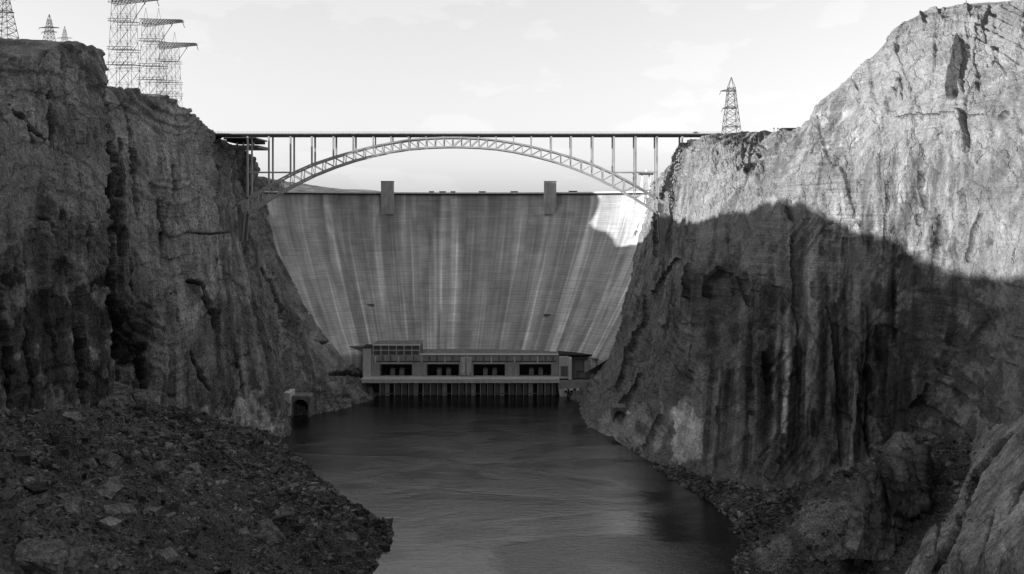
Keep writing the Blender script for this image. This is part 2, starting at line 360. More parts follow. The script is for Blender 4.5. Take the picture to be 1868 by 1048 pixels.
cracksL = [
 ([(200, 235), (216, 330), (226, 425), (228, 470)], 15, 5), ([(208, 430), (212, 520), (218, 640), (228, 720)], 13, 6),
 ([(184, 130), (200, 215), (208, 330), (212, 470), (214, 560), (222, 700)], 11, 9),
 ([(232, 175), (243, 240), (256, 340), (262, 400)], 4, 6), ([(222, 250), (232, 330), (240, 380), (246, 450)], 7, 6),
 ([(100, 160), (112, 225), (116, 270)], 5, 4), ([(345, 512), (368, 522), (392, 570), (398, 600)], 9, 8),
 ([(478, 485), (500, 530), (522, 575)], 4.5, 7), ([(-5, 430), (10, 540), (22, 640), (30, 760)], 11, 12),
 ([(48, 560), (52, 650), (60, 720)], 4, 5), ([(320, 300), (326, 380), (330, 410)], 4, 4),
 ([(350, 640), (372, 690), (385, 715)], 5, 5), ([(305, 535), (325, 560), (330, 590)], 5, 5),
 ([(430, 610), (437, 680), (445, 730)], 3.5, 5), ([(85, 395), (102, 450), (108, 480)], 3.5, 4),
 ([(140, 600), (150, 660), (160, 740)], 8, 5), ([(120, 380), (130, 420)], 4, 4), ([(340, 424), (380, 428), (420, 424)], 3, 3),
 ([(290, 360), (298, 420), (300, 450)], 4, 4), ([(240, 470), (246, 560), (255, 640), (262, 720)], 5, 6),
 ([(575, 620), (600, 628), (630, 615)], 3, 4), ([(600, 682), (640, 682), (668, 690)], 6, 6), ([(60, 200), (80, 260)], 3, 3),
 ([(20, 190), (60, 215), (100, 260)], 5, 3), ([(395, 300), (402, 345)], 3, 3), ([(158, 410), (163, 480)], 3, 3)]
tonesL = [(455, 770, 80, 42, 2.6), (330, 640, 60, 110, 1.3), (400, 500, 60, 70, 1.15), (110, 640, 150, 140, .32), (330, 390, 115, 170, 1.2), (100, 460, 120, 80, .65), (240, 560, 40, 150, .6), (590, 660, 55, 45, 1.25),  # the broad dark patch low on the left deepens the wall's shade by colour
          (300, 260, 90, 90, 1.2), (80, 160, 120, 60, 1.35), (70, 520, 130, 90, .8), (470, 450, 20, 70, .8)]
wallL, PL = sheet('canyon_wall_left', ctrlL, 620, 470, M_ROCK_L, cracks=[(p_, w_*.8, d_) for p_, w_, d_ in cracksL], tones=tonesL, flip=False, shade_depth=.85, slit=.55, ledge=1.5, streaks=[(430, 560, 80, 150, .6), (340, 400, 90, 100, .4), (120, 560, 120, 160, .5)])
# unseen rock mass added behind the left rim to throw shadow across the dam
def shadow_blocker():
    Yb = [560, 585, 600, 640, 655, 684, 690, 693, 697, 706, 740, 770, 830, 860]; Zb = [212, 226, 234, 238, 249, 254, 258, 284, 293, 296, 288, 283, 280, 215]
    ys = np.unique(np.concatenate([np.linspace(560, 860, 170), np.linspace(668, 690, 60)])); tt = np.linspace(0, 1, 60); rows = []
    for y in ys:
        zt = np.interp(y, Yb, Zb)+1.5*math.sin(y/5.)*(y < 672); rows.append([(-382-26*t-10*(t > .96)*(t-.96)*25, y, 195+(zt-195)*min(1, t/.95)) for t in tt]+[(-440, y, zt), (-520, y, 200)])
    P = np.array(rows); X, Y, Z = P[..., 0], P[..., 1], P[..., 2]
    P[..., 0] += 3*fbm(X/20, Y/20, Z/20, 4, 3)+1.5*voro(Y/9, Z/14, 4)[0]
    P[..., 1] += 1.2*fbm(Y/6, X/6, Z/6, 3, 8)
    me = np_mesh('shadow_blocker', P.reshape(-1, 3), grid_faces(P.shape[0], P.shape[1]), True, {'tone': np.ones(P.shape[0]*P.shape[1])})
    tag(link('shadow_blocker', me, M_ROCK_L), kind='structure')
shadow_blocker()
# ---- right canyon wall
RS = [
 ([(1000, 750, 930), (1010, 690, 960), (1040, 640, 990), (1080, 520, 1010), (1120, 420, 1020), (1190, 350, 1030)]),
 ([(1000, 742, 690), (1030, 700, 740), (1050, 640, 800), (1085, 540, 825), (1130, 430, 832), (1182, 352, 838)]),
 ([(1046, 752, 655), (1072, 700, 690), (1100, 640, 728), (1138, 520, 765), (1166, 420, 785), (1192, 345, 800)]),
 ([(1062, 785, 602), (1100, 710, 636), (1132, 620, 672), (1164, 500, 705), (1188, 410, 730), (1200, 330, 750)]),
 ([(1118, 812, 560), (1152, 720, 596), (1180, 600, 622), (1202, 480, 634), (1210, 400, 642), (1222, 300, 655)]),
 ([(1180, 845, 516), (1208, 720, 546), (1226, 590, 564), (1240, 470, 576), (1244, 360, 592), (1246, 262, 616)]),
 ([(1240, 868, 488), (1256, 720, 516), (1266, 580, 530), (1274, 465, 540), (1280, 355, 560), (1290, 250, 600)]),
 ([(1300, 880, 468), (1312, 720, 492), (1320, 570, 505), (1326, 455, 516), (1332, 355, 536), (1345, 246, 600)]),
 ([(1370, 900, 442), (1380, 720, 462), (1386, 565, 474), (1388, 450, 486), (1384, 345, 510), (1400, 246, 590)]),
 ([(1430, 915, 424), (1436, 720, 440), (1440, 560, 450), (1442, 430, 462), (1440, 318, 486), (1458, 238, 535)]),
 ([(1482, 920, 412), (1490, 720, 428), (1495, 530, 436), (1498, 400, 448), (1494, 285, 468), (1488, 200, 505)]),
 ([(1540, 920, 402), (1550, 710, 416), (1555, 510, 424), (1558, 360, 436), (1552, 235, 458), (1545, 143, 496)]),
 ([(1600, 875, 396), (1598, 700, 405), (1600, 480, 412), (1600, 320, 426), (1598, 185, 450), (1597, 93, 490)]),
 ([(1650, 825, 384), (1645, 650, 394), (1645, 450, 402), (1645, 300, 416), (1642, 155, 440), (1640, 48, 482)]),
 ([(1740, 815, 350), (1740, 620, 362), (1740, 420, 374), (1740, 260, 392), (1738, 120, 422), (1735, 8, 472)]),
 ([(1810, 808, 325), (1810, 600, 340), (1810, 400, 354), (1810, 240, 376), (1810, 110, 410), (1808, 8, 460)]),
 ([(1880, 790, 300), (1880, 560, 316), (1880, 360, 334), (1880, 200, 362), (1880, 70, 400), (1880, -12, 450)]),
 ([(2100, 780, 245), (2100, 540, 262), (2100, 330, 282), (2100, 170, 310), (2100, 40, 350), (2100, -70, 410)]),
 ([(2700, 780, 150), (2700, 540, 165), (2700, 330, 180), (2700, 100, 200), (2700, -100, 240), (2700, -300, 290)]),
 ([(5200, 780, 50), (5200, 540, 55), (5200, 330, 60), (5200, -200, 70), (5200, -500, 90), (5200, -900, 110)]),
]
ctrlR = []
for st in RS:
    r = W(*st[-1]); zr = r[2]; up = 1 if r[1] > 520 else 9
    ctrlR.append(station(st, (14, 40, 100, 300, 900), (zr+.1*up, zr+.3*up, zr+.8*up, zr+up, zr-20), 1))
cracksR = [
 ([(1748, 74), (1748, 130), (1738, 190)], 24, 4), ([(1445, 368), (1446, 404)], 4, 5), ([(1262, 480), (1260, 520), (1257, 545)], 6, 8),
 ([(1296, 545), (1299, 508), (1318, 490), (1340, 500)], 9, 9), ([(1352, 505), (1360, 530), (1368, 560)], 5, 4),
 ([(1682, 310), (1681, 345), (1684, 380)], 3, 5), ([(1676, 390), (1675, 412)], 2.5, 4), ([(1443, 430), (1450, 560), (1452, 700)], 3.5, 3),
 ([(1511, 520), (1520, 640), (1530, 760), (1532, 850)], 4, 4.5), ([(1480, 745), (1480, 795)], 5, 5), ([(1430, 790), (1428, 850)], 4, 5),
 ([(1600, 590), (1604, 660)], 3, 4), ([(1790, 390), (1775, 430), (1768, 480)], 5, 3), ([(1710, 390), (1704, 440), (1703, 490)], 3, 3.5), ([(1620, 330), (1618, 400), (1616, 440)], 2.5, 3),
 ([(1175, 822), (1190, 795), (1210, 755)], 3.5, 5), ([(1840, 205), (1828, 220)], 5, 4), ([(1630, 215), (1700, 210), (1800, 212)], 2.5, 2),
 ([(1128, 715), (1152, 650), (1176, 590), (1186, 540)], 5, 5), ([(1130, 742), (1150, 718), (1168, 680)], 3.5, 4), ([(1215, 340), (1205, 400), (1200, 470)], 5, 5),
 ([(1290, 258), (1330, 262), (1400, 275)], 3, 3), ([(1560, 150), (1566, 165)], 4, 3), ([(1690, 720), (1665, 745)], 4, 4), ([(1700, 700), (1690, 740)], 4, 3),
 ([(1372, 300), (1360, 320)], 6, 4), ([(1240, 470), (1215, 500), (1195, 540)], 3, 4), ([(1395, 640), (1400, 720)], 5, 4), ([(1370, 700), (1375, 760)], 5, 3), ([(1565, 660), (1572, 760), (1590, 850)], 3, 2.5)]
tonesR = [(1540, 650, 230, 190, .78), (1340, 620, 100, 130, .85), (1250, 790, 28, 60, 2.6), (1160, 780, 70, 40, 1.9), (1540, 860, 50, 30, 1.6), (1560, 640, 90, 200, 1.05), (1330, 560, 110, 60, .75), (1760, 330, 120, 40, .8),  # the widest dark patch deepens the shaded wall through its colour
          (1420, 330, 40, 50, .8), (1380, 265, 90, 22, .72), (1700, 640, 150, 180, .5), (1390, 720, 110, 140, .75), (1600, 200, 250, 120, 1.15)]  # the thin dark band below the rim is its shade, painted in
wallR, PR = sheet('canyon_wall_right', ctrlR, 760, 470, M_ROCK_R, cracks=[(p_, w_*.62, d_) for p_, w_, d_ in cracksR], tones=tonesR, flip=True, amp=.8, slit=.55, shade_depth=.75, ledge=1.2, streaks=[(1520, 620, 130, 230, 1.), (1400, 640, 80, 160, .6), (1340, 760, 90, 100, .6), (1700, 420, 150, 150, .35)])

# ------------------------------------------------------------------ river banks: talus
def bank(name, rows, ns, nt, mat, amp, flip, cracks=(), tones=(), rough=1.):
    G = np.array(rows, dtype=float)
    A = pchip(np.swapaxes(G, 0, 1), np.linspace(0, G.shape[1]-1, nt)); P = pchip(np.swapaxes(A, 0, 1), np.linspace(0, G.shape[0]-1, ns))
    X, Y, Z = P[..., 0].copy(), P[..., 1].copy(), P[..., 2].copy()
    n = np.cross(np.gradient(P, axis=0), np.gradient(P, axis=1)); n /= np.maximum(np.linalg.norm(n, axis=2, keepdims=True), 1e-9)
    if n[..., 2].mean() < 0: n = -n
    wx = 2*fbm(X/9, Y/9, Z/9, 3, 5)
    r1, e1 = voro((X+wx)/7, (Y+wx)/7, 3); r2, e2 = voro((X+wx*.4)/2.6, (Y-wx*.4)/2.6, 4); r3, e3 = voro(X/1.1, Y/1.1, 6)
    d = 2.6*fbm(X/30, Y/30, Z/30, 4, 7)+.35*fbm(X/.9, Y/.9, Z/.9, 3, 19)+rough*(1.3*(r1-.4)*np.minimum(1, e1*5)+.9*(r2-.4)*np.minimum(1, e2*5)+.4*(r3-.4))+.8*fbm(X/4, Y/4, Z/4, 3, 9)
    d *= amp
    px = CX+F*X/np.maximum(Y, 20); py = HY+F*(HC-Z)/np.maximum(Y, 20); wob = 3*fbm(px/18, py/18, px*0, 3, 101)
    crk = np.ones_like(d)  # darkens the colour inside the cracks in place of their shade
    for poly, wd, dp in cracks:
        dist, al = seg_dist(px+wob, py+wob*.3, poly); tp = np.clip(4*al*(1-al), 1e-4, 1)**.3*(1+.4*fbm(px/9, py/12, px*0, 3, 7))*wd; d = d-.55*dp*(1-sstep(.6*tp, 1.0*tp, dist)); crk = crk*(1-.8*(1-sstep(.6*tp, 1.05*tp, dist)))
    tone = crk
    for cx_, cy_, rx, ry, val in tones:
        q = ((px-cx_)/rx)**2+((py-cy_)/ry)**2+.9*fbm(px/25, py/25, px*0, 4, 111); tone = tone*(1+(val-1)*(1-sstep(.55, 1.15, q)))
    P = P+n*d[..., None]
    me = np_mesh(name, P.reshape(-1, 3), grid_faces(ns, nt, flip), True, {'tone': tone})
    o = link(name, me, mat); tag(o, kind='structure'); return o, P
def brow(shore, foot, inward):          # one cross-section: under water, waterline, two slope points, wall foot, inside the wall
    s = np.array([shore[0], shore[1], 0.]); f = np.array(foot, dtype=float); h = (f-s); hh = h*[1, 1, 0]; hh /= np.linalg.norm(hh)
    return [s-hh*25+[0, 0, -14], s+[0, 0, -.6], s+h*.35+[0, 0, .3], s+h*.7, f, f+hh*inward+[0, 0, inward*.45]]
LB = [((95, 90), (-20, 40, 92)), ((60, 170), (-70, 90, 95)), ((0, 235), (-120, 150, 97)), ((-42, 300), (-150, 215, 97)), ((-63, 357), (-175, 268, 94)), ((-61, 397), (-187, 318, 85)), ((-65, 413), (-195, 355, 78)),
      ((-86, 437), (-204, 396, 68)), ((-103, 464), (-214, 440, 58)), ((-125, 497), (-217, 484, 49)), ((-146, 530), (-204, 520, 30)), ((-163, 560), (-184, 551, 12)), ((-176, 585), (-196, 580, 5))]
bankL, PBL = bank('river_bank_left', [brow(a, b, 45) for a, b in LB], 760, 420, M_SCREE, 1., True,
   tones=[(250, 760, 90, 50, 1.3), (500, 900, 120, 60, .85), (100, 1000, 200, 80, 1.1)])
RB = [((190, 60), (330, 40, 90)), ((160, 150), (300, 120, 92)), ((130, 230), (255, 190, 92)), ((108, 300), (215, 262, 88)), ((101, 357), (203, 318, 76)), ((111, 391), (200, 352, 66)),
      ((115, 415), (194, 386, 50)), ((114, 433), (184, 404, 32)), ((107, 460), (160, 424, 14)), ((95, 486), (135, 458, 7)), ((83, 530), (105, 520, 4)), ((70, 579), (84, 580, 3))]
bankR, PBR = bank('river_bank_right', [brow(a, b, 40) for a, b in RB], 620, 360, M_SCREE, .8, False,
   tones=[(1500, 950, 60, 45, 2.2), (1410, 1010, 50, 35, 2.0), (1300, 880, 60, 60, 1.5)])

# the big tilted slab in the near right corner
def slab_rows():
    rows = []
    for k in range(7):
        t = k/6
        top = W(1690+42*k*1.25, 895-24*k+(6 if k % 2 else 0), 366-16*k)
        low = W(1692+9*k*1.0+36*k, 1120+10*k, 282-14*k)
        top = top+[0, 0, 15]; low = low+[0, 0, 16]
        rows.append([low+[2, -30, -34], low, low*.66+top*.34+[0, 0, 1.5], low*.33+top*.67+[0, 0, 2], top, top+[16, 14, 2]])
    edge = [np.array(p)+[-9, -2, -12] for p in rows[0]]
    return [edge]+rows
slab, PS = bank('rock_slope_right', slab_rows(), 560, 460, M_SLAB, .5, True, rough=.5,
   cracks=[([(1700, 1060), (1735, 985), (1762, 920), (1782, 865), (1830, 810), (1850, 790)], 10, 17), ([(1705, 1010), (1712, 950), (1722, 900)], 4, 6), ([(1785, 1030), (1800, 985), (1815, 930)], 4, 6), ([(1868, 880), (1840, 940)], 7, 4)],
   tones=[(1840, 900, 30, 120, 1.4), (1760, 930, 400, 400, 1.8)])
# broken upright outcrop at the edge of the slab
oc = []
for a, b, c, d_, Yo in ((1548, 1020, 1562, 985, 300), (1566, 1020, 1576, 925, 303), (1590, 1022, 1592, 872, 304), (1612, 1024, 1612, 862, 305), (1636, 1022, 1636, 812, 307), (1652, 1015, 1650, 797, 309), (1664, 985, 1664, 822, 316), (1676, 950, 1674, 850, 322)):
    row = [W(a+(c-a)*t, b+(d_-b)*t, Yo+(16*t**1.5 if t < 1 else 17)) for t in (0, .25, .5, .75, .92, 1)]
    row += [row[-1]+[1, 7, -1], row[-1]+[2, 14, -14]]; oc.append(row)
oc = [[p+[-2, 14, -8] for p in oc[0]]]+oc+[[p+[4, 16, -6] for p in oc[-1]]]
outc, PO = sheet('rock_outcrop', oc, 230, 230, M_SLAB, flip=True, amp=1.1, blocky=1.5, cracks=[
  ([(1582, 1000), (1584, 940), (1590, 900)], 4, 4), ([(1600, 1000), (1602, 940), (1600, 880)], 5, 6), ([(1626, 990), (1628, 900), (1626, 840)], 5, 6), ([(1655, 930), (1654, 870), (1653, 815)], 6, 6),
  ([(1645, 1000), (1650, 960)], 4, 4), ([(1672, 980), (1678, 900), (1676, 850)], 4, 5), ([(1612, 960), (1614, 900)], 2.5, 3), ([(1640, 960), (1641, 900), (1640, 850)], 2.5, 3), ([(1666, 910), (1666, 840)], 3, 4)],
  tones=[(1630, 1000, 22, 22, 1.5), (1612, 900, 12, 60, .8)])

# ------------------------------------------------------------------ loose blocks
def rock_verts(n=1):
    v = np.array([(x, y, z) for x in (-1, 1) for y in (-1, 1) for z in (-1, 1)], dtype=float); return v
CUBE_Q = np.array([(0, 1, 3, 2), (4, 6, 7, 5), (0, 4, 5, 1), (2, 3, 7, 6), (0, 2, 6, 4), (1, 5, 7, 3)])
def scatter(name, P, n, lo, hi, power, mat, t0, t1, s0, s1, seed, label, bare=()):
    g = np.random.default_rng(seed); a, b = P.shape[:2]
    i = (s0+(s1-s0)*g.random(n))*(a-2); j = (t0+(t1-t0)*g.random(n))*(b-2)
    C = P[i.astype(int), j.astype(int)]
    sz = lo*(1-g.random(n)*(1-(lo/hi)**power))**(-1/power)
    cl_ = fbm(C[:, 0]/25, C[:, 1]/25, C[:, 2]/25, 2, seed); keep = (cl_+g.random(n)*.9 > .1); qx = CX+F*C[:, 0]/C[:, 1]; qy = HY+F*(HC-C[:, 2])/C[:, 1]
    for poly, wd in bare: keep &= (seg_dist(qx, qy, poly)[0]+8*fbm(qx/20, qy/20, qx*0, 3, 5) > wd) | (g.random(n) < .07)
    C, sz = C[keep], sz[keep]; n = len(C)
    V = rock_verts()[None]*np.ones((n, 1, 1)); V = V+g.uniform(-.45, .45, V.shape)
    V = V*(sz[:, None, None]/2)*g.uniform([.6, .5, .35], [1.7, 1.1, .9], (n, 3))[:, None, :]
    a1 = g.random(n)*6.28; a2 = g.normal(0, .45, n)
    c, s = np.cos(a2)[:, None], np.sin(a2)[:, None]; y, z = V[..., 1]*c-V[..., 2]*s, V[..., 1]*s+V[..., 2]*c
    c, s = np.cos(a1)[:, None], np.sin(a1)[:, None]; x, y = V[..., 0]*c-y*s, V[..., 0]*s+y*c
    V = np.stack([x, y, z], -1)+C[:, None, :]+np.array([0, 0, .12])*sz[:, None, None]
    Q = (CUBE_Q[None]+8*np.arange(n)[:, None, None]).reshape(-1, 4)
    tone = np.repeat(np.where(g.random(n) < .05, g.uniform(1.5, 2.6, n), g.uniform(.35, 1.75, n)), 8)
    o = link(name, np_mesh(name, V.reshape(-1, 3), Q, False, {'tone': tone}), mat)
    tag(o, label, 'rocks', kind='stuff'); return o
M_BLOCK = rock_mat('loose_blocks', .18, .1, .2, grain=1.2)
scatter('scree', PBL, 60000, .35, 4.8, 2.1, M_BLOCK, .2, .86, .2, .99, 3, 'dark scree of broken sandstone blocks covering the left bank slope')
scatter('scree', PBR, 36000, .35, 4.2, 2.0, M_BLOCK, .18, .8, .2, .99, 4, 'grey rubble of loose stones along the right bank below the cliff', bare=[([(1600, 875), (1500, 945), (1400, 1020)], 24)])
def boulder(px, py, size, dims, rz, lb, P, seed, tilt=.4, tone=1.3):
    X, Y, Z = P[..., 0], P[..., 1], P[..., 2]; qx = CX+F*X/np.maximum(Y, 20); qy = HY+F*(HC-Z)/np.maximum(Y, 20)
    d = (qx-px)**2+(qy-py)**2; c = P[np.unravel_index(np.argmin(d), d.shape)]
    g = np.random.default_rng(seed); import bmesh
    bm = bmesh.new(); bmesh.ops.create_cube(bm, size=2); bmesh.ops.subdivide_edges(bm, edges=bm.edges[:], cuts=5, use_grid_fill=True)
    V = np.array([v.co[:] for v in bm.verts]); V = V/np.maximum(1, (np.abs(V)**7).sum(1)**(1/7))[:, None]
    V += .16*fbm(V[:, 0]*1.3+seed, V[:, 1]*1.3, V[:, 2]*1.3, 2, seed)[:, None]*np.sign(V)+.06*g.normal(size=V.shape)*.6
    V *= np.array(dims)*size/2
    for v, q in zip(bm.verts, V): v.co = q
    me = bpy.data.meshes.new('boulder'); bm.to_mesh(me); bm.free()
    at = me.attributes.new('tone', 'FLOAT', 'POINT'); at.data.foreach_set('value', np.full(len(V), tone, dtype=np.float32))
    o = link('boulder', me, M_BLOCK); o.location = c+[0, 0, size*.15]; o.rotation_euler = (tilt, tilt*.5, rz)
    return tag(o, lb, 'boulder', 'large boulders lying on the banks')
for k, a in enumerate([
  (492, 985, 9, (1.5, .8, .7), -.8, 'long pale rectangular boulder lying on the lower left scree slope'),
  (215, 945, 7, (1.4, .7, .7), .9, 'pale tilted boulder beside a dark hollow on the left scree slope'),
  (125, 935, 6, (1, 1, .8), .3, 'squarish boulder high on the left scree above the corner rocks'),
  (300, 1025, 6, (1.1, .8, .8), 1.2, 'dark boulder near the bottom edge of the left scree slope'),
  (78, 1040, 10, (1.1, .8, .9), .2, 'big split boulder in the bottom left corner, its left half'),
  (122, 1044, 8, (.9, .8, .9), .1, 'big split boulder in the bottom left corner, its right half'),
  (340, 880, 6, (1.4, .8, .5), -.4, 'flat slab boulder in the middle of the left scree slope'),
  (195, 845, 7, (1.5, .8, .5), -.3, 'flat boulder resting under the left cliff foot'),
  (445, 830, 5, (1.4, .7, .6), -.6, 'small pale boulder close to the left waterline headland'),
  (640, 985, 5, (1.1, .9, .7), .4, 'dark boulder just above the left waterline'),
  (265, 745, 13, (1.1, .8, 1), .5, 'large fallen block heaped at the foot of the left cliff crack'),
  (205, 735, 15, (1.2, .8, .9), -.3, 'largest fallen block piled against the left cliff foot'),
  ]): boulder(*a, PBL, 50+k, tone=1.8)
for k, a in enumerate([
  (1560, 1005, 5, (1.4, .8, .5), .4, 'flat boulder on the right scree left of the upright fins'),
  (1500, 1020, 4.5, (1.3, .9, .5), .8, 'slab boulder on the gravel slope above the right shore'),
  (1265, 850, 9, (.8, .8, 1.3), .2, 'tall pale boulder at the waterline under the right cliff'),
  (1310, 880, 6, (1.2, .8, .7), .6, 'grey boulder in the rubble where the right bank narrows'),
  ]): boulder(*a, PBR, 80+k, tone=1.7)

# ------------------------------------------------------------------ river
def water_mat():
    m, nt, b = mat_base('river_water', .07, .5)
    b.inputs['Base Color'].default_value = (.008, .008, .008, 1); b.inputs['IOR'].default_value = 2.2
    tc = node(nt, 'ShaderNodeTexCoord').outputs['Object']
    n1 = noise(nt, tc, (.15, .5, 1), 1, 5, .6, .3); n2 = noise(nt, tc, (.9, 2.0, 1), 1, 3, .5, .2); n3 = noise(nt, tc, (.03, .06, 1), 1, 3, .5, 1.)
    patch = mr(nt, noise(nt, tc, (.010, .022, 1), 1, 4, .5, 1.2), 0.43, .57, .35, 1.)
    h = mul(nt, mul(nt, mul(nt, n1, .8), mul(nt, n2, .55), 'ADD'), patch)
    h = mul(nt, h, mul(nt, n3, .8), 'ADD')
    bp = node(nt, 'ShaderNodeBump', {'Height': h, 'Strength': .27, 'Distance': 1.2})
    nt.links.new(bp.outputs[0], b.inputs['Normal'])
    nt.links.new(mr(nt, patch, .35, 1, .03, .08), b.inputs['Roughness'])
    return m
mb = MB().add([(-420, -400, 0), (420, -400, 0), (420, 760, 0), (-420, 760, 0)], [(0, 1, 2, 3)])
tag(mb.build('river', water_mat()), kind='structure')
# river bed and the ledge the view is taken from
mb = MB().add([(-1500, -900, -25), (1500, -900, -25), (1500, 900, -25), (-1500, 900, -25)], [(0, 1, 2, 3)])
tag(mb.build('ground', M_SLAB), kind='structure')
led = []
for j, (z, r) in enumerate([(60, 62), (110, 44), (150, 26), (160, 16), (163.1, 11), (163.3, 2)]):
    led.append([(r*math.cos(a)*1.6, -14+r*math.sin(a)*(1.0 if math.sin(a) < 0 else .95*min(1, (14+2.5+ (163.3-z)*.8)/max(r, 1))), z) for a in np.linspace(0, 2*math.pi, 33)])
me = np_mesh('overlook_ledge', np.array(led).reshape(-1, 3), grid_faces(6, 33, True), True, {'tone': np.ones(6*33)})
tag(link('overlook_ledge', me, M_SLAB), kind='structure')

# ------------------------------------------------------------------ country behind the dam
def far():
    ny, nx = 120, 260
    yy = 905*np.exp(np.linspace(0, 1, ny)*math.log(14)); xx = np.linspace(-1, 1, nx)
    Yg = np.repeat(yy[:, None], nx, 1); Xg = xx[None]*Yg*1.0
    px = CX+F*Xg/Yg
    prof = np.interp(px, [-400, 480, 520, 560, 600, 625, 680, 700, 760, 800, 1100, 1180, 1300, 2400], [300, 322, 331, 336, 342, 345, 347, 349, 352, 353, 355, 352, 345, 330])
    prof = prof+2.2*fbm(Xg/260, Yg/420, Yg*0, 4, 9)
    r = (Yg > 1700)*(Yg < 5200)
    k = sstep(1500, 2600, Yg)*1.0
    mesa = HC-(prof-HY)*np.minimum(Yg, 2600)/F
    Z = 150+(mesa-150)*k+3*fbm(Xg/60, Yg/60, Yg*0, 4, 3)
    st = np.floor(Z/6)*6+6*sstep(.6, 1, Z/6-np.floor(Z/6)); Z = .4*Z+.6*st
    me = np_mesh('distant_mesa', np.stack([Xg, Yg, Z], -1).reshape(-1, 3), grid_faces(ny, nx, True), True, {'tone': np.full(ny*nx, 1.2)})
    tag(link('distant_mesa', me, M_SLAB), kind='structure')
far()
me = MB().add([(-9000, 13000, 140), (9000, 13000, 140), (9000, 29000, 140), (-9000, 29000, 140)], [(0, 1, 2, 3)])

# ------------------------------------------------------------------ dam
def dam_mat():
    m, nt, b = mat_base('dam_concrete', .9, .2)
    uv = node(nt, 'ShaderNodeUVMap', uv_map='UVMap').outputs[0]        # metres along the arch, metres up
    sep = node(nt, 'ShaderNodeSeparateXYZ', {0: uv})
    s1 = mr(nt, noise(nt, uv, (.085, .0035, 1), 1, 3, .6, .3), .40, .66, .78, 1.28)
    s2 = noise(nt, uv, (.060, .004, 1), 1, 2, .5, .15)
    s2 = mr(nt, s2, .55, .64, 1., 1.6)
    s3 = mr(nt, noise(nt, uv, (.7, .02, 1), 1, 6, .65, .2),   .3, .7, .92, 1.08)
    # each pour block has drip stains running from its joints
    u = mul(nt, mul(nt, noise(nt, uv, (.02, .012, 1), 1, 2), 5., 'MULTIPLY'), sep.outputs[0], 'ADD')
    fr = mul(nt, mul(nt, u, 1/17.5), 1., 'MODULO'); fr = node(nt, 'ShaderNodeMath', {0: mul(nt, u, 1/17.5)}, operation='FRACT').outputs[0]
    ed = node(nt, 'ShaderNodeMath', {0: mul(nt, fr, .5, 'SUBTRACT')}, operation='ABSOLUTE').outputs[0]
    drip = mr(nt, ed, .0, .10, 1, 0)
    dripm = mul(nt, drip, mr(nt, noise(nt, uv, (.055, .008, 1), 1, 2), .42, .6, 0, .62))
    topfade = mr(nt, sep.outputs[1], 120, 162, 1, .12)
    dripm = mul(nt, mul(nt, dripm, topfade), 1., 'ADD')
    lift = node(nt, 'ShaderNodeMath', {0: mul(nt, sep.outputs[1], 1/2.3)}, operation='FRACT').outputs[0]
    lm = mr(nt, node(nt, 'ShaderNodeMath', {0: mul(nt, lift, .5, 'SUBTRACT')}, operation='ABSOLUTE').outputs[0], .34, .48, 1, .84)
    row = noise(nt, uv, (.03, .44, 1), 1, 3, .7); rm = mr(nt, row, .3, .7, .86, 1.16)
    gr = mr(nt, noise(nt, uv, (1, 1, 1), 1.1, 7, .8), .3, .7, .7, 1.3)
    bu = node(nt, 'ShaderNodeMath', {0: mul(nt, u, 1/17.5)}, operation='FLOOR').outputs[0]; bv = node(nt, 'ShaderNodeMath', {0: mul(nt, sep.outputs[1], 1/6.9)}, operation='FLOOR').outputs[0]
    wnz = node(nt, 'ShaderNodeTexWhiteNoise', {'Vector': node(nt, 'ShaderNodeCombineXYZ', {0: bu, 1: bv}).outputs[0]}, noise_dimensions='2D').outputs['Value']
    gr = mul(nt, gr, mr(nt, wnz, 0, 1, .91, 1.09))
    seep = mr(nt, noise(nt, uv, (.03, .009, 1), 1, 5, .6, 1.2), .54, .66, 1, .72); gr = mul(nt, gr, seep)
    pt = mr(nt, noise(nt, uv, (1, 1, 1), .02, 4, .6), .35, .65, .88, 1.14)
    v = mul(nt, mul(nt, mul(nt, s1, s2), mul(nt, s3, dripm)), mul(nt, mul(nt, lm, rm), mul(nt, gr, pt)))
    v = mul(nt, v, node(nt, 'ShaderNodeAttribute', attribute_name='tone').outputs['Fac'])
    nt.links.new(rgb(nt, mul(nt, v, .40)), b.inputs['Base Color'])
    bp = node(nt, 'ShaderNodeBump', {'Height': mul(nt, lift, noise(nt, uv, (1, 1, 1), .8, 5, .7), 'ADD'), 'Strength': .3, 'Distance': .4})
    nt.links.new(bp.outputs[0], b.inputs['Normal'])
    return m
DX, DY, DR, ZC = -47., 870., 240., 178.5
def dam_off(z, th):
    h = np.clip(ZC-8-np.maximum(z, 33), 0, None); return 118*(h/165)**1.35
def dam_pt(th, z, extra=0):
    o = dam_off(z, th); r = DR-o-extra; return (DX+r*math.sin(th), DY-DR-.25*o-.35*o*math.cos(th)**3+r*math.cos(th), z)
dam = empty('arch_dam', (DX, DY, 0), label='high concrete arch dam with pale drip streaks closing the canyon', cat='dam')
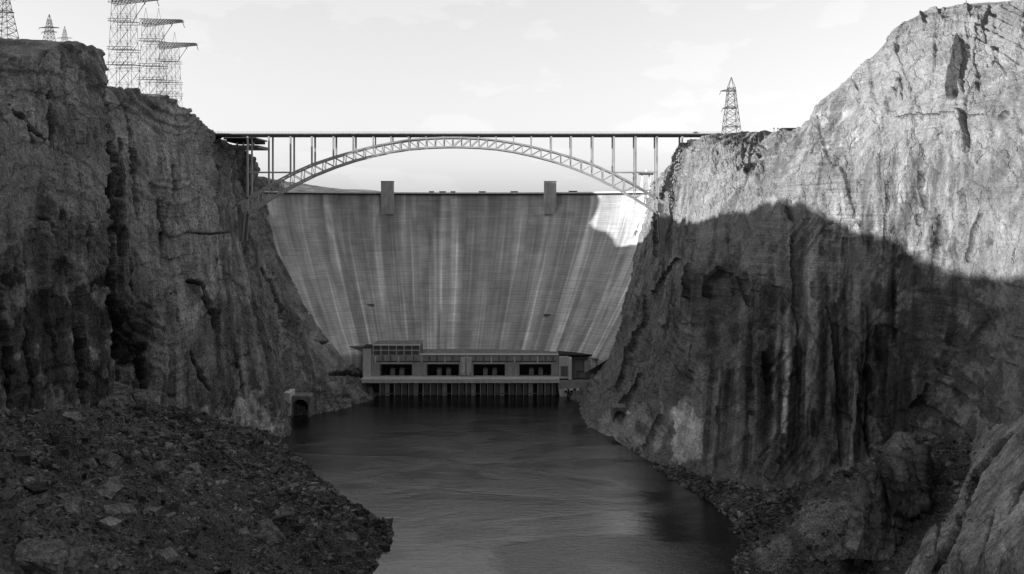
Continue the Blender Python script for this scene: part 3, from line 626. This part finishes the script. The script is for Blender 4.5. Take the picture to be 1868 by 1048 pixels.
def dam_face():
    nth, nz_ = 340, 120
    z = np.linspace(-10, ZC-2.4, nz_)[None]; th = np.linspace(-1, 1, nth)[:, None]*np.interp(z, [-10, 5, 34, 178], [.6, .66, 1.04, 1.12])
    off = dam_off(z, th); r = DR-off; X = DX+r*np.sin(th); Y = DY-DR-.25*off-.35*off*np.cos(th)**3+r*np.cos(th); Z = np.broadcast_to(z, X.shape)
    U = np.broadcast_to(th*DR, X.shape); tn = np.ones_like(X)
    for u0, zt, l, wd, a in ((-86, 152, 34, 8, .32), (84, 152, 34, 8, .32), (-100, 165, 60, 9, .15), (-30, 60, 70, 2.5, .3), (20, 168, 30, 30, .12), (-40, 168, 35, 40, .12)):
        e = U+4*fbm(U/9, Z/40, U*0, 3, 5)-u0; tn = tn-a*np.exp(-(e/wd)**2)*sstep(zt-l-10, zt-l+6, Z+6*fbm(U/4, Z/30, U*0, 3, 6))*(1-sstep(zt, zt+8, Z))
    tn = tn*(1+.18*sstep(120, 190, np.abs(U))*(1-sstep(110, 160, Z)))
    me = np_mesh('wall', np.stack([X, Y, Z], -1).reshape(-1, 3), grid_faces(nth, nz_, True), True, {'tone': tn})
    uvl = me.uv_layers.new(name='UVMap'); li = np.zeros(len(me.loops), dtype=np.int32); me.loops.foreach_get('vertex_index', li)
    uvv = np.stack([np.broadcast_to(th*DR, X.shape).ravel(), Z.ravel()], -1); uvl.data.foreach_set('uv', uvv[li].astype(np.float32).ravel())
    o = link('wall', me, dam_mat(), dam); o.location = -Vector(dam.location)
    # upstream side and road body
    m = MB(); n = 80; v = []; f = []
    for k in range(n+1):
        t = -1.02+2.04*k/n
        for rr, zz in ((DR+.1, ZC-2.35), (DR+.1, -10), (DR+11, -10), (DR+11, ZC-2.35)):
            v.append((DX+rr*math.sin(t), DY-DR+rr*math.cos(t), zz))
    for k in range(n):
        for a in range(4): f.append((4*k+a, 4*k+(a+1) % 4, 4*k+4+(a+1) % 4, 4*k+4+a))
    m.add(v, f); m.build('upstream_face', M_CONC, dam)
    def ring(name, r0, r1, z0, z1, mat, t0=-1.0, t1=1.0):
        m = MB(); v = []; f = []
        for k in range(n+1):
            t = t0+(t1-t0)*k/n
            for rr, zz in ((r0, z0), (r1, z0), (r1, z1), (r0, z1)): v.append((DX+rr*math.sin(t), DY-DR+rr*math.cos(t), zz))
        for k in range(n):
            for a in range(4): f.append((4*k+a, 4*k+4+a, 4*k+4+(a+1) % 4, 4*k+(a+1) % 4))
        m.add(v, f); return m.build(name, mat, dam)
    ring('road_cantilever', DR-2.6, DR+12, ZC-2.3, ZC-.9, M_DARK)
    ring('roadway', DR-2.2, DR+11.6, ZC-.89, ZC-.6, M_ASPH)
    ring('parapet', DR-2.6, DR-2.2, ZC-.88, ZC+.5, M_CONC_L)
    ring('parapet', DR+11.6, DR+12, ZC-.88, ZC+.5, M_CONC_L)
dam_face()
for px, lb in ((705, 0), (1004, 1)):
    X = (px-CX)*842/F; y = DY-DR+math.sqrt(DR*DR-(X-DX)**2); w2 = 6.4
    m = MB(); m.box(X-w2, X+w2, y-9, y-1, ZC-23, ZC+11.6)
    t = m.build('elevator_tower', M_CONC, dam, bevel=.15)
    m = MB(); m.box(X-w2-.3, X+w2+.3, y-9.3, y-.7, ZC+11.62, ZC+12.3); m.build('roof_slab', M_CONC_D, t).location = (0, 0, 0)
    m = MB(); m.box(X-w2+1.2, X+w2-1.2, y-5.5, y-1, ZC-50, ZC-23.05); m.build('tower_footing', M_CONC_D, t).location = (0, 0, 0)
# small gallery hoods on the face
for px, py in ((670, 620), (998, 569), (990, 643), (1092, 625), (677, 553)):
    for zz in [0]:
        best = None
        for t in np.linspace(-1, 1, 400):
            for z in (HC-(py-HY)*Yq/F for Yq in (770, 790, 810, 830)):
                p = dam_pt(t, z); e = (CX+F*p[0]/p[1]-px)**2+(HY+F*(HC-p[2])/p[1]-py)**2
                if best is None or e < best[0]: best = (e, p)
        p = best[1]; m = MB(); m.box(p[0]-3.2, p[0]+3.2, p[1]-2.2, p[1]+5, p[2]-.5, p[2]+.5); m.build('gallery_ledge', M_CONC_D, dam)
# things on the crest
def crest_y(X): return DY-DR+math.sqrt(DR*DR-(X-DX)**2)
for i, (px, wpx, lb) in enumerate([(825, 9, 'low flat roofed hut on the dam crest left of the middle'), (786, 9, 'low dark hut on the dam crest nearest the left tower'),
        (806, 12, 'long low hut second from the left tower on the dam crest'), (879, 13, 'pale low hut on the dam crest right of the middle'), (938, 14, 'long low hut halfway to the right tower on the dam crest'), (1043, 16, 'low grey shed on the dam crest right of the right tower')]):
    X = (px-CX)*865/F; y = crest_y(X)+4; wd = wpx*.55/2
    h = empty('crest_hut', (X, y, ZC-.6), label=lb, cat='hut', group='low huts along the dam crest')
    m = MB(); m.box(X-wd, X+wd, y, y+4, ZC-.55, ZC+1.5); m.build('wall', M_CONC_D, h)
    m = MB(); m.box(X-wd-.4, X+wd+.4, y-.4, y+4.4, ZC+1.52, ZC+1.9); m.build('roof', M_DARK, h)
# gantry crane on the right abutment of the dam
Xc = (1181-CX)*800/F
cr_ = empty('gantry_crane', (Xc, 800, ZC), label='white gantry crane standing on the right end of the dam crest', cat='crane')
for dx, tx in ((-6, -4), (4, 3)):
    for dy in (0, 8):
        m = MB(); m.bar((Xc+dx, 798+dy, ZC-6), (Xc+tx, 798+dy, ZC+17), 1.5); m.build('leg', M_WHITE, cr_)
m = MB(); m.box(Xc-8, Xc+6, 797, 807, ZC+17.1, ZC+19); m.build('girder', M_DARKSTEEL, cr_)
m = MB(); m.box(Xc-1, Xc+5, 798, 805, ZC+19.05, ZC+22); m.build('hoist_house', M_WHITE, cr_)
m = MB(); m.bar((Xc-5.2, 798, ZC+4), (Xc+3.6, 798, ZC+4), .6); m.bar((Xc-5, 798, ZC+4.5), (Xc+3, 798, ZC+16), .4); m.build('brace', M_WHITE, cr_)

# ------------------------------------------------------------------ bridge
YB, SB = 607., 607/F; YF, YR = 602., 612.
bridge = empty('arch_bridge', (-45, YB, 0), label='steel arch bridge spanning the canyon rims in front of the dam', cat='bridge')
def bz(py): return HC-(py-HY)*SB
BX = -45.
offs = [15.9, 47.7, 79.1, 110.9, 143, 179, 215, 254, 292.6, 331.8, 370.2]
upx = [0, 15.9, 47.7, 79.1, 110.9, 143, 179, 215, 254, 292.6, 331.8, 370.2, 388]; upy = [252.2, 252.4, 253.6, 256.6, 261.6, 268, 277, 287.4, 300.5, 317.5, 338.5, 362, 373]
lox = [0, 15.9, 47.7, 79.1, 110.9, 143, 179, 215, 254, 292.6, 331.8, 370.2, 377]; loy = [269, 269.2, 270.4, 273, 277.8, 284.7, 294, 306, 321.7, 340.8, 363, 387.5, 392]
zu = lambda o: bz(float(np.interp(abs(o), upx, upy))); zl = lambda o: bz(float(np.interp(abs(o), lox, loy)))
full = sorted([-o for o in offs]+offs); pan = []
for a, b in zip(full[:-1], full[1:]): pan += [a, (a+b)/2]
pan += [full[-1]]
for yy in (YF, YR):
    ch = MB()
    pu = [-388]+pan+[388]; pl = [-377]+pan+[377]
    for a, b in zip(pu[:-1], pu[1:]): ch.bar((BX+a*SB, yy, zu(a)), (BX+b*SB, yy, zu(b)), 1.0, 1.2)
    for a, b in zip(pl[:-1], pl[1:]): ch.bar((BX+a*SB, yy, zl(a)), (BX+b*SB, yy, zl(b)), 1.0, 1.2)
    rib = ch.build('arch_rib', M_STEEL, bridge)
    wb = MB()
    for a in pan: wb.bar((BX+a*SB, yy, zl(a)+.6), (BX+a*SB, yy, zu(a)-.6), .5)
    for a, b in zip(pan[:-1], pan[1:]):
        if (a+b)/2 < 0: wb.bar((BX+a*SB, yy, zu(a)-.5), (BX+b*SB, yy, zl(b)+.5), .5)
        else: wb.bar((BX+a*SB, yy, zl(a)+.5), (BX+b*SB, yy, zu(b)-.5), .5)
    o = wb.build('lattice', M_STEEL, bridge)
    o.parent = rib; o.location = (0, 0, 0)
for i, a in enumerate(pan):
    b = pan[i+1] if i+1 < len(pan) else pan[i-1]; cb = MB()
    cb.bar((BX+a*SB, YF+.5, zu(a)), (BX+a*SB, YR-.5, zu(a)), .45); cb.bar((BX+a*SB, YF+.5, zu(a)), (BX+b*SB, YR-.5, zu(b)), .3)
    cb.bar((BX+a*SB, YF+.7, zu(a)), (BX+a*SB, YR-.7, zl(a)), .3); cb.bar((BX+a*SB, YF+.5, zl(a)), (BX+a*SB, YR-.5, zl(a)), .45)
    cb.build('cross_brace', M_STEEL, bridge)
ZD = bz(247.2)
for a in full+[416]:
    for yy in (YF, YR):
        x = BX+a*SB; m = MB()
        z0 = zu(a)+.5 if abs(a) < 369 else (bz(390) if a < 400 else bz(262))
        if ZD-z0 < .8: continue
        tk = 1.25 if abs(a) > 160 else .9
        m.box(x-tk/2, x+tk/2, yy-.5, yy+.5, z0, ZD-1.2); m.build('column', M_STEEL, bridge)
for sgn in (-1, 1):
    m = MB()
    for yy in (YF, YR): m.bar((BX+sgn*370*SB, yy, bz(315)), (BX+sgn*292*SB, yy, bz(315)), .8)
    m.build('strut', M_STEEL, bridge)
    for yy in (YF, YR):
        m = MB(); a = sgn*381
        x = BX+a*SB
        m.add([(x-1.4, yy-1.5, bz(440)), (x+.8, yy-1.5, bz(440)), (x+.8, yy+1.5, bz(440)), (x-1.4, yy+1.5, bz(440)), (x-2.6, yy-1.5, bz(389)), (x+2.6, yy-1.5, bz(389)), (x+2.6, yy+1.5, bz(389)), (x-2.6, yy+1.5, bz(389))],
              [(0, 3, 2, 1), (4, 5, 6, 7), (0, 1, 5, 4), (1, 2, 6, 5), (2, 3, 7, 6), (3, 0, 4, 7)]); m.build('pedestal', M_CONC_D, bridge)
x0, x1 = (388-CX)*SB, (1312-CX)*SB
m = MB()
for yy in (YF, YR): m.box(x0, x1, yy-.35, yy+.35, ZD-1.2, ZD+.28)
m.build('girder', M_DARKSTEEL, bridge)
for x in np.arange(x0+2, x1, 6.6): m = MB(); m.box(x-.25, x+.25, YF+.4, YR-.4, ZD-.9, ZD+.2); m.build('floor_beam', M_DARKSTEEL, bridge)
m = MB(); m.box(x0-12, x1+6, YF-1.8, YR+1.8, ZD+.3, ZD+.95); m.build('deck_slab', M_CONC, bridge)
m = MB(); m.box(x0-12, x1+6, YF-.6, YR+.6, ZD+.955, ZD+.975); m.build('roadway', M_ASPH, bridge)
for yy in (YF-1.6, YR+1.6):
    m = MB()
    for z in (1.5, 2.1): m.box(x0-10, x1+4, yy-.07, yy+.07, ZD+z, ZD+z+.13)
    for x in np.arange(x0-10, x1+4, 2.4): m.box(x-.08, x+.08, yy-.08, yy+.08, ZD+.95, ZD+2.2)
    m.build('railing', M_STEEL, bridge)
for i, (px, wd) in enumerate([(1268, 4.6)]):
    x = (px-CX)*SB; c = empty('parked_car', (x, YB-2, ZD+.98), label='small dark car on the bridge deck near the right canyon rim', cat='car')
    m = MB(); m.box(x-2.2, x+2.2, YB-2.9, YB-1.1, ZD+1.35, ZD+2.0); m.build('body', M_DARKSTEEL, c, bevel=.12)
    m = MB(); m.add([(x-1.5, YB-2.8, ZD+2.01), (x+1.3, YB-2.8, ZD+2.01), (x+1.3, YB-1.2, ZD+2.01), (x-1.5, YB-1.2, ZD+2.01), (x-1, YB-2.65, ZD+2.6), (x+.7, YB-2.65, ZD+2.6), (x+.7, YB-1.35, ZD+2.6), (x-1, YB-1.35, ZD+2.6)],
            [(0, 3, 2, 1), (4, 5, 6, 7), (0, 1, 5, 4), (1, 2, 6, 5), (2, 3, 7, 6), (3, 0, 4, 7)]); m.build('cabin', M_GLASS, c)
    for dx in (-1.4, 1.4):
        for dy in (-2.95, -1.35): m = MB(); m.tube((x+dx, YB+dy, ZD+1.32), (x+dx, YB+dy+.3, ZD+1.32), .33); m.build('wheel', M_DARK, c)
# layered abutment under the left end of the deck
ab = empty('bridge_abutment', ((425-CX)*SB, YB, bz(262)), label='layered dark abutment slabs under the left end of the bridge deck', cat='abutment')
for z0, z1, a, b, mt in ((250, 253, 402, 463, M_CONC_D), (253.3, 258, 408, 459, M_DARK), (264, 269.5, 410, 466, M_CONC_D)):
    m = MB(); m.box((a-CX)*SB, (b-CX)*SB, YB+6, YB+34, bz(z1), bz(z0)); m.build('slab', mt, ab, bevel=.3)
for px in (426, 437, 447, 456): m = MB(); m.box((px-CX)*SB-.5, (px-CX)*SB+.5, YB+8, YB+9, bz(264), bz(258)); m.build('support_post', M_CONC, ab)

# ------------------------------------------------------------------ power plant
YP = 693.; SP = YP/F
def X_(px): return (px-CX)*SP
def Z_(py): return HC-(py-HY)*SP
pp = empty('power_plant', (X_(840), YP, 0), label='long concrete power plant at the waterline below the dam', cat='building')
def B(name, mat, a, b, y0, y1, pt_, pb, par=pp, bevel=0):
    m = MB(); m.box(X_(a), X_(b), y0, y1, Z_(pb), Z_(pt_)); o = m.build(name, mat, pp, bevel=bevel)
    if par is not pp: o.parent = par; o.location = (0, 0, 0)
    return o
B('deck', M_CONC_L, 662, 1020, 686, 700, 688.5, 696, bevel=.1)
B('deck_edge', M_WHITE, 662, 1020, 685.8, 685.98, 688.3, 690)
# wall above the deck with four wide dark bays
bays = [(691.5, 750.5), (777.5, 836.5), (863, 921), (947.5, 1006)]
B('wall', M_CONC, 676, 1020, 697, 745, 649.6, 666.6)
edges = [676]+[v for b_ in bays for v in b_]+[1020]
for a, b in zip(edges[::2], edges[1::2]): B('pier', M_CONC, a, b, 697, 712, 666.7, 688.4)
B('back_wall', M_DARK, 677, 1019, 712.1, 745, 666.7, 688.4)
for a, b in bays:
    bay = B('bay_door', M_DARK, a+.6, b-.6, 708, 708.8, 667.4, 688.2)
    for q in (.33, .62):
        cx_ = a+(b-a)*q+3; B('transformer', M_CONC_D, cx_-4.2, cx_+4.2, 699.5, 704, 676.5, 688.35)
        m = MB()
        for dx in (-1.1, 0, 1.1): m.tube((X_(cx_)+dx, 701, Z_(676.4)), (X_(cx_)+dx, 701, Z_(673.6)), .22, .12, 8)
        m.build('bushing', M_CONC, pp)
    B('lintel', M_CONC_L, a+1, b-1, 696.6, 696.98, 663.5, 665.2)
for k, px in enumerate(np.arange(683, 1018, 14.2)):
    B('pilaster', M_CONC_L if k % 3 == 0 else M_CONC_D, px-1.4, px+1.4, 696.3, 696.98, 651.5, 662.8)
B('window_band', M_GLASS, 680, 1016, 696.8, 696.97, 660.6, 662.1)
B('roof_edge', M_WHITE, 765.2, 1019, 695.5, 697.9, 647.6, 649.3)
B('roof', M_CONC_D, 662, 1019, 698, 782, 649.1, 649.45)
# round drooping pair of pale intake hoods between the middle bays
for px in (844, 855): m = MB(); m.tube((X_(px), 696.2, Z_(653)), (X_(px), 696.2, Z_(681)), 2.6, 2.3, 14); m.tube((X_(px), 696.2, Z_(681)), (X_(px)+(1.3 if px < 850 else -1.3), 696.2, Z_(686)), 2.3, .8, 14); m.build('intake_hood', M_CONC_L, pp)
# taller block on the left with an open frame
B('service_block', M_CONC_D, 678, 765, 700, 720, 632.7, 649.0)
B('service_roof', M_CONC_D, 677.5, 766, 698.1, 722, 632, 632.6)
B('service_roof_edge', M_WHITE, 677.5, 766, 697, 698, 631, 632.6)
fr_ = MB()
for px in np.arange(679, 766, 14.2): fr_.box(X_(px)-.35, X_(px)+.35, 697.4, 698, Z_(666), Z_(632.7))
for py in (641, 650.6): fr_.box(X_(678), X_(765), 697.1, 697.35, Z_(py+.7), Z_(py-.7))
fr_.build('facade_frame', M_CONC_L, pp)
B('end_tower', M_CONC_L, 660.5, 675.5, 696, 712, 637, 688.4, bevel=.15)
B('end_tower_roof', M_DARK, 660, 676, 695.6, 712.4, 635.5, 636.9)
B('retaining_wall', M_CONC_D, 628, 660, 712, 716, 639.5, 690)
# substructure below the deck
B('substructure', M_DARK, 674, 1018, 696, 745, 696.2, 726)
for k, px in enumerate(np.arange(693, 1014, 13.1)):
    wide = k % 4 == 1
    B('draft_tube_pier', M_CONC if wide else M_CONC_L, px-(4.2 if wide else .7), px+(4.2 if wide else .7), 693.2, 695.98, 700, 723.5)
    if not wide: B('stop_log_gate', M_CONC_D, px+1.5, px+9.6 if k % 4 != 0 else px+7.2, 694.8, 695.96, 701.5, 723)
B('sill', M_CONC_D, 676, 1018, 693.0, 693.18, 717.5, 719)
# right annex
B('end_wall', M_CONC_L, 1020.2, 1037, 692, 735, 650, 691, bevel=.3)
B('end_buttress', M_WHITE, 1037.1, 1043, 690, 735, 652, 693, bevel=.5)
B('end_recess', M_CONC_D, 1022.5, 1035.5, 691.7, 691.98, 668, 686)
B('annex_wall', M_CONC_D, 1043.1, 1100, 696, 735, 657, 692)
B('annex_roof', M_DARK, 1020, 1104, 693, 736, 647.5, 649.9)
B('annex_roof_edge', M_DARKSTEEL, 1043.2, 1108, 693.5, 736, 651.5, 656.8)
B('annex_window', M_GLASS, 1052, 1066, 695.8, 695.98, 679, 680.5)
B('annex_window', M_GLASS, 1078, 1092, 695.8, 695.98, 668, 669.5)
# outlet works
ow = empty('outlet_works', (X_(1045), 690, 0), label='concrete outlet block with four round jet valves right of the power plant', cat='valve house')
m = MB(); m.box(X_(1017.5), X_(1078), 689, 706, Z_(708), Z_(694)); m.build('block', M_CONC, ow, bevel=.2)
m = MB(); m.add([(X_(1018), 689.5, Z_(708)-.01), (X_(1034), 689.5, Z_(708)-.01), (X_(1034), 706, Z_(708)-.01), (X_(1018), 706, Z_(708)-.01), (X_(1022), 689.5, -3), (X_(1033), 689.5, -3), (X_(1033), 706, -3), (X_(1022), 706, -3)],
   [(0, 1, 2, 3), (4, 7, 6, 5), (0, 4, 5, 1), (1, 5, 6, 2), (2, 6, 7, 3), (3, 7, 4, 0)]); m.build('pier', M_CONC_L, ow)
m = MB(); m.box(X_(1034.1), X_(1080), 695, 706, -3, Z_(708.1)); m.build('lower_wall', M_CONC_D, ow)
for px in (1031, 1041.5, 1054, 1067):
    m = MB(); m.tube((X_(px), 685.5, Z_(711)), (X_(px), 694, Z_(709.5)), 1.5, 1.9, 16); v = m.build('jet_valve', M_CONC_L, ow, smooth=True)
    m = MB(); m.tube((X_(px), 685.2, Z_(711)), (X_(px), 685.48, Z_(711)), 1.15, 1.15, 16); o = m.build('valve_mouth', M_DARK, ow); o.parent = v; o.location = (0, 0, 0)

# ------------------------------------------------------------------ tunnel portals
YT = 622.; ST = YT/F
def portal(px0, px1, py0, py1, Y, lb, open_r, wall_l, flipx=1):
    s = Y/F; cx_ = ((px0+px1)/2-CX)*s; r = (px1-px0)*s/2; zb = HC-(py1-HY)*s; zt = HC-(py0-HY)*s
    t = empty('tunnel_portal', (cx_, Y, max(zb, 0)), label=lb, cat='tunnel')
    m = MB(); n = 20; O = [(cx_-r-open_r, zb-2), (cx_-r-open_r, zt+2.5), (cx_+r+open_r, zt+2.5), (cx_+r+open_r, zb-2)]
    inner = [(cx_-r, zb-2)]+[(cx_-r*math.cos(math.pi*k/n), zt-r+r*math.sin(math.pi*k/n)) for k in range(n+1)]+[(cx_+r, zb-2)]
    outer = []
    for x, z in inner:
        dx, dz = x-cx_, z-(zt-r); k = max(abs(dx)/(r+open_r), max(dz, 0)/(r+2.5), 1e-6)
        outer.append((cx_+dx/k, (zt-r)+max(dz, 0)/k if dz > 0 else z) if k > 0 else (x, z))
    outer[0] = O[0]; outer[-1] = O[3]; N_ = len(inner)
    v = [(x, Y, z) for x, z in inner]+[(x, Y, z) for x, z in outer]+[(x, Y+12, z) for x, z in inner]+[(x, Y+12, z) for x, z in outer]
    f = []
    for k in range(N_-1):
        f += [(k, N_+k, N_+k+1, k+1), (k, k+1, 2*N_+k+1, 2*N_+k), (N_+k, 3*N_+k, 3*N_+k+1, N_+k+1)]
    m.add(v, f); m.build('frame', M_CONC_D, t)
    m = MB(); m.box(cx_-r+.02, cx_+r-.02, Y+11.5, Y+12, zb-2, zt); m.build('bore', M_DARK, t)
    if wall_l:
        a, b, c, d = wall_l; m = MB(); m.box((a-CX)*s, (b-CX)*s, Y-4, Y+10, HC-(d-HY)*s, HC-(c-HY)*s); m.build('wing_wall', M_CONC_L, t, bevel=.15)
    return t
portal(533.5, 562, 729, 759.5, 622, 'arched dark tunnel mouth at the waterline below the left cliff', 1.3, (514, 532, 715, 757))
portal(1120, 1141, 750, 769, 584, 'small dark tunnel mouth beside the water below the right cliff', 1.0, (1142, 1150, 752, 772))

# ------------------------------------------------------------------ transmission towers
def lattice_legs(m, c, w0, w1, h, levels, tk, nx=2, ny=2, d0=None, d1=None):
    d0 = d0 or w0; d1 = d1 or w1
    def P_(i, j, t):
        wx = w0+(w1-w0)*t; wy = d0+(d1-d0)*t
        return (c[0]+(i/(nx-1)-.5)*wx, c[1]+(j/(ny-1)-.5)*wy, c[2]+h*t)
    ts = levels
    for i in range(nx):
        for j in range(ny):
            m.bar(P_(i, j, 0), P_(i, j, 1), tk*1.5)
    for a, b in zip(ts[:-1], ts[1:]):
        for j in range(ny):
            for i in range(nx-1):
                m.bar(P_(i, j, a), P_(i+1, j, b), tk); m.bar(P_(i+1, j, a), P_(i, j, b), tk); m.bar(P_(i, j, b), P_(i+1, j, b), tk)
        for i in range(nx):
            for j in range(ny-1):
                m.bar(P_(i, j, a), P_(i, j+1, b), tk); m.bar(P_(i, j+1, a), P_(i, j, b), tk); m.bar(P_(i, j, b), P_(i, j+1, b), tk)
    return P_
def big_tower(name_loc, base, top, lb):
    t = empty('transmission_tower', base, label=lb, cat='tower', group='tall lattice towers on the left rim'); t['local'] = 1
    h = top-base[2]; m = MB()
    P_ = lattice_legs(m, (0, 0, 0), 17, 11.5, h*.97, np.linspace(0, 1, 10), .12, 3, 2, 13, 8)
    m.build('lattice_mast', M_LATTICE, t)
    for q in (.46, .58, .8):
        m = MB(); wd = 17.5-5*q; z = h*q
        for dz in (0, 1.6):
            m.bar((-wd/2-.6, -6, z+dz), (wd/2+.6, -6, z+dz), .32); m.bar((-wd/2-.6, 6, z+dz), (wd/2+.6, 6, z+dz), .32)
        for x in np.linspace(-wd/2, wd/2, 6): m.bar((x, -6, z), (x, 6, z+1.6), .2); m.bar((x, -6, z), (x+1.5, -6, z+1.6), .2)
        m.build('platform', M_LATTICE, t)
    m = MB(); z = h*.97
    for y in (-4, 0, 4):
        m.bar((-8, y, z-1.5), (21, y*.4, z+1.2), .35); m.bar((-8, y, z+2.5), (21, y*.4, z+2.2), .35)
        xs = np.linspace(-8, 21, 15)
        for a, b in zip(xs[:-1], xs[1:]): m.bar((a, y*(1-.6*(a+8)/29), z-1.5+2.7*(a+8)/29), (b, y*(1-.6*(b+8)/29), z+2.4), .22); m.bar((a, y*.8, z+2.4), (b, y*.7, z-1.2+2.7*(a+8)/29), .2)
    m.bar((6, 0, z-12), (14, 0, z), .3)
    m.build('crossarm', M_LATTICE, t)
    for x, l in ((20.8, 4.), (12, 3.)):
        m = MB(); m.tube((x, 0, z+1), (x+1.4, 0, z+1-l), .22, .22, 6); m.build('insulator', M_DARKSTEEL, t)
    for x in (-5, 4): m = MB(); m.bar((x-1.5, 0, z+2.5), (x, 0, z+11), .16); m.bar((x+1.5, 0, z+2.5), (x, 0, z+11), .16); m.build('peak', M_LATTICE, t)
    return t
def sight(px, py, Y): return W(px, py, Y)
for px, Y, ty, lb in ((226, 505, -4, 'tallest near lattice tower on the left rim, leftmost of the three'),
                      (279, 560, 37, 'middle of the three tall lattice towers on the left rim'),
                      (309, 612, 80, 'rightmost and lowest of the three tall lattice towers on the left rim')):
    p = W(px, ty, Y); big_tower(None, (p[0], p[1], 216.), p[2], lb)
def pylon(px, pyt, pyb, Y, w0, w1, arms, lb, tk=.2, grp='narrow pylons beyond the left rim', armleft=1):
    p = W(px, pyb, Y); top = W(px, pyt, Y)[2]; t = empty('pylon', tuple(p), label=lb, cat='pylon', group=grp); t['local'] = 1; h = top-p[2]
    m = MB(); hb = h*.84; lattice_legs(m, (0, 0, 0), w0, w1, hb, np.linspace(0, 1, 9)**.9, tk)
    for i in (-1, 1):
        for j in (-1, 1): m.bar((i*w1/2, j*w1/2, hb), (0, 0, h), tk*1.4)
    m.build('lattice_body', M_LATTICE, t)
    for q, l, r in arms:
        m = MB(); z = h*q
        for y in (-w1/2, w1/2): m.bar((-l, y*.2, z), (r, y*.2, z), tk*2.6); m.bar((-l, 0, z+.1), (0, y, z+h*.035), tk*1.3); m.bar((r, 0, z+.1), (0, y, z+h*.035), tk*1.3)
        a = m.build('crossarm', M_LATTICE, t)
        m = MB(); m.tube((-l, 0, z), (-l-h*.02, 0, z-h*.06), tk*.9, tk*.9, 6); o = m.build('insulator', M_DARKSTEEL, t); o.parent = a
    return t
pylon(1334, 141, 262, 575, 12.5, 4.6, ((.84*.94, 7.5, 3.6), (.53, 6.2, 4), (.25, 5.4, 5)), 'lattice pylon standing on the right rim beside the bridge end', .22, None)
pylon(8, -25, 96, 420, 12, 3, ((.8, 6, 6), (.6, 5, 5)), 'partly cropped pylon at the far left edge of the skyline', .16)
pylon(90, 26, 92, 640, 8.5, 2.2, ((.62, 8, 8), (.5, 6, 6)), 'pylon behind the layered cap rock of the left rim', .17)
pylon(118, 48, 92, 950, 8, 2, ((.5, 9, 9),), 'faint distant pylon right of the other small one', .14)
# low dark shelter and marker posts on the right rim
p = W(1441, 237, 560); sh = empty('shelter', tuple(p), label='low dark flat roofed shelter on the right rim beside the bright dome', cat='shelter')
m = MB(); m.box(p[0]-6.5, p[0]+7.5, p[1]-3, p[1]+4, p[2]+.1, p[2]+1.0); m.build('roof', M_DARK, sh)
m = MB(); m.box(p[0]-6, p[0]+7, p[1]-1.5, p[1]+3.5, p[2]-4, p[2]+.08); m.build('wall', M_CONC_D, sh)
for px, lb in ((1412, 'left of two short posts on the right rim skyline'), (1419, 'right of two short posts on the right rim skyline')):
    q = W(px, 241, 575); o = empty('post', tuple(q), label=lb, cat='post', group='short posts on the right rim')
    m = MB(); m.box(q[0]-.15, q[0]+.15, q[1]-.15, q[1]+.15, q[2]-3, q[2]+2.2); m.build('shaft', M_DARKSTEEL, o); m = MB(); m.box(q[0]-.5, q[0]+.4, q[1]-.3, q[1]+.3, q[2]+2.22, q[2]+2.9); m.build('cap', M_DARKSTEEL, o)
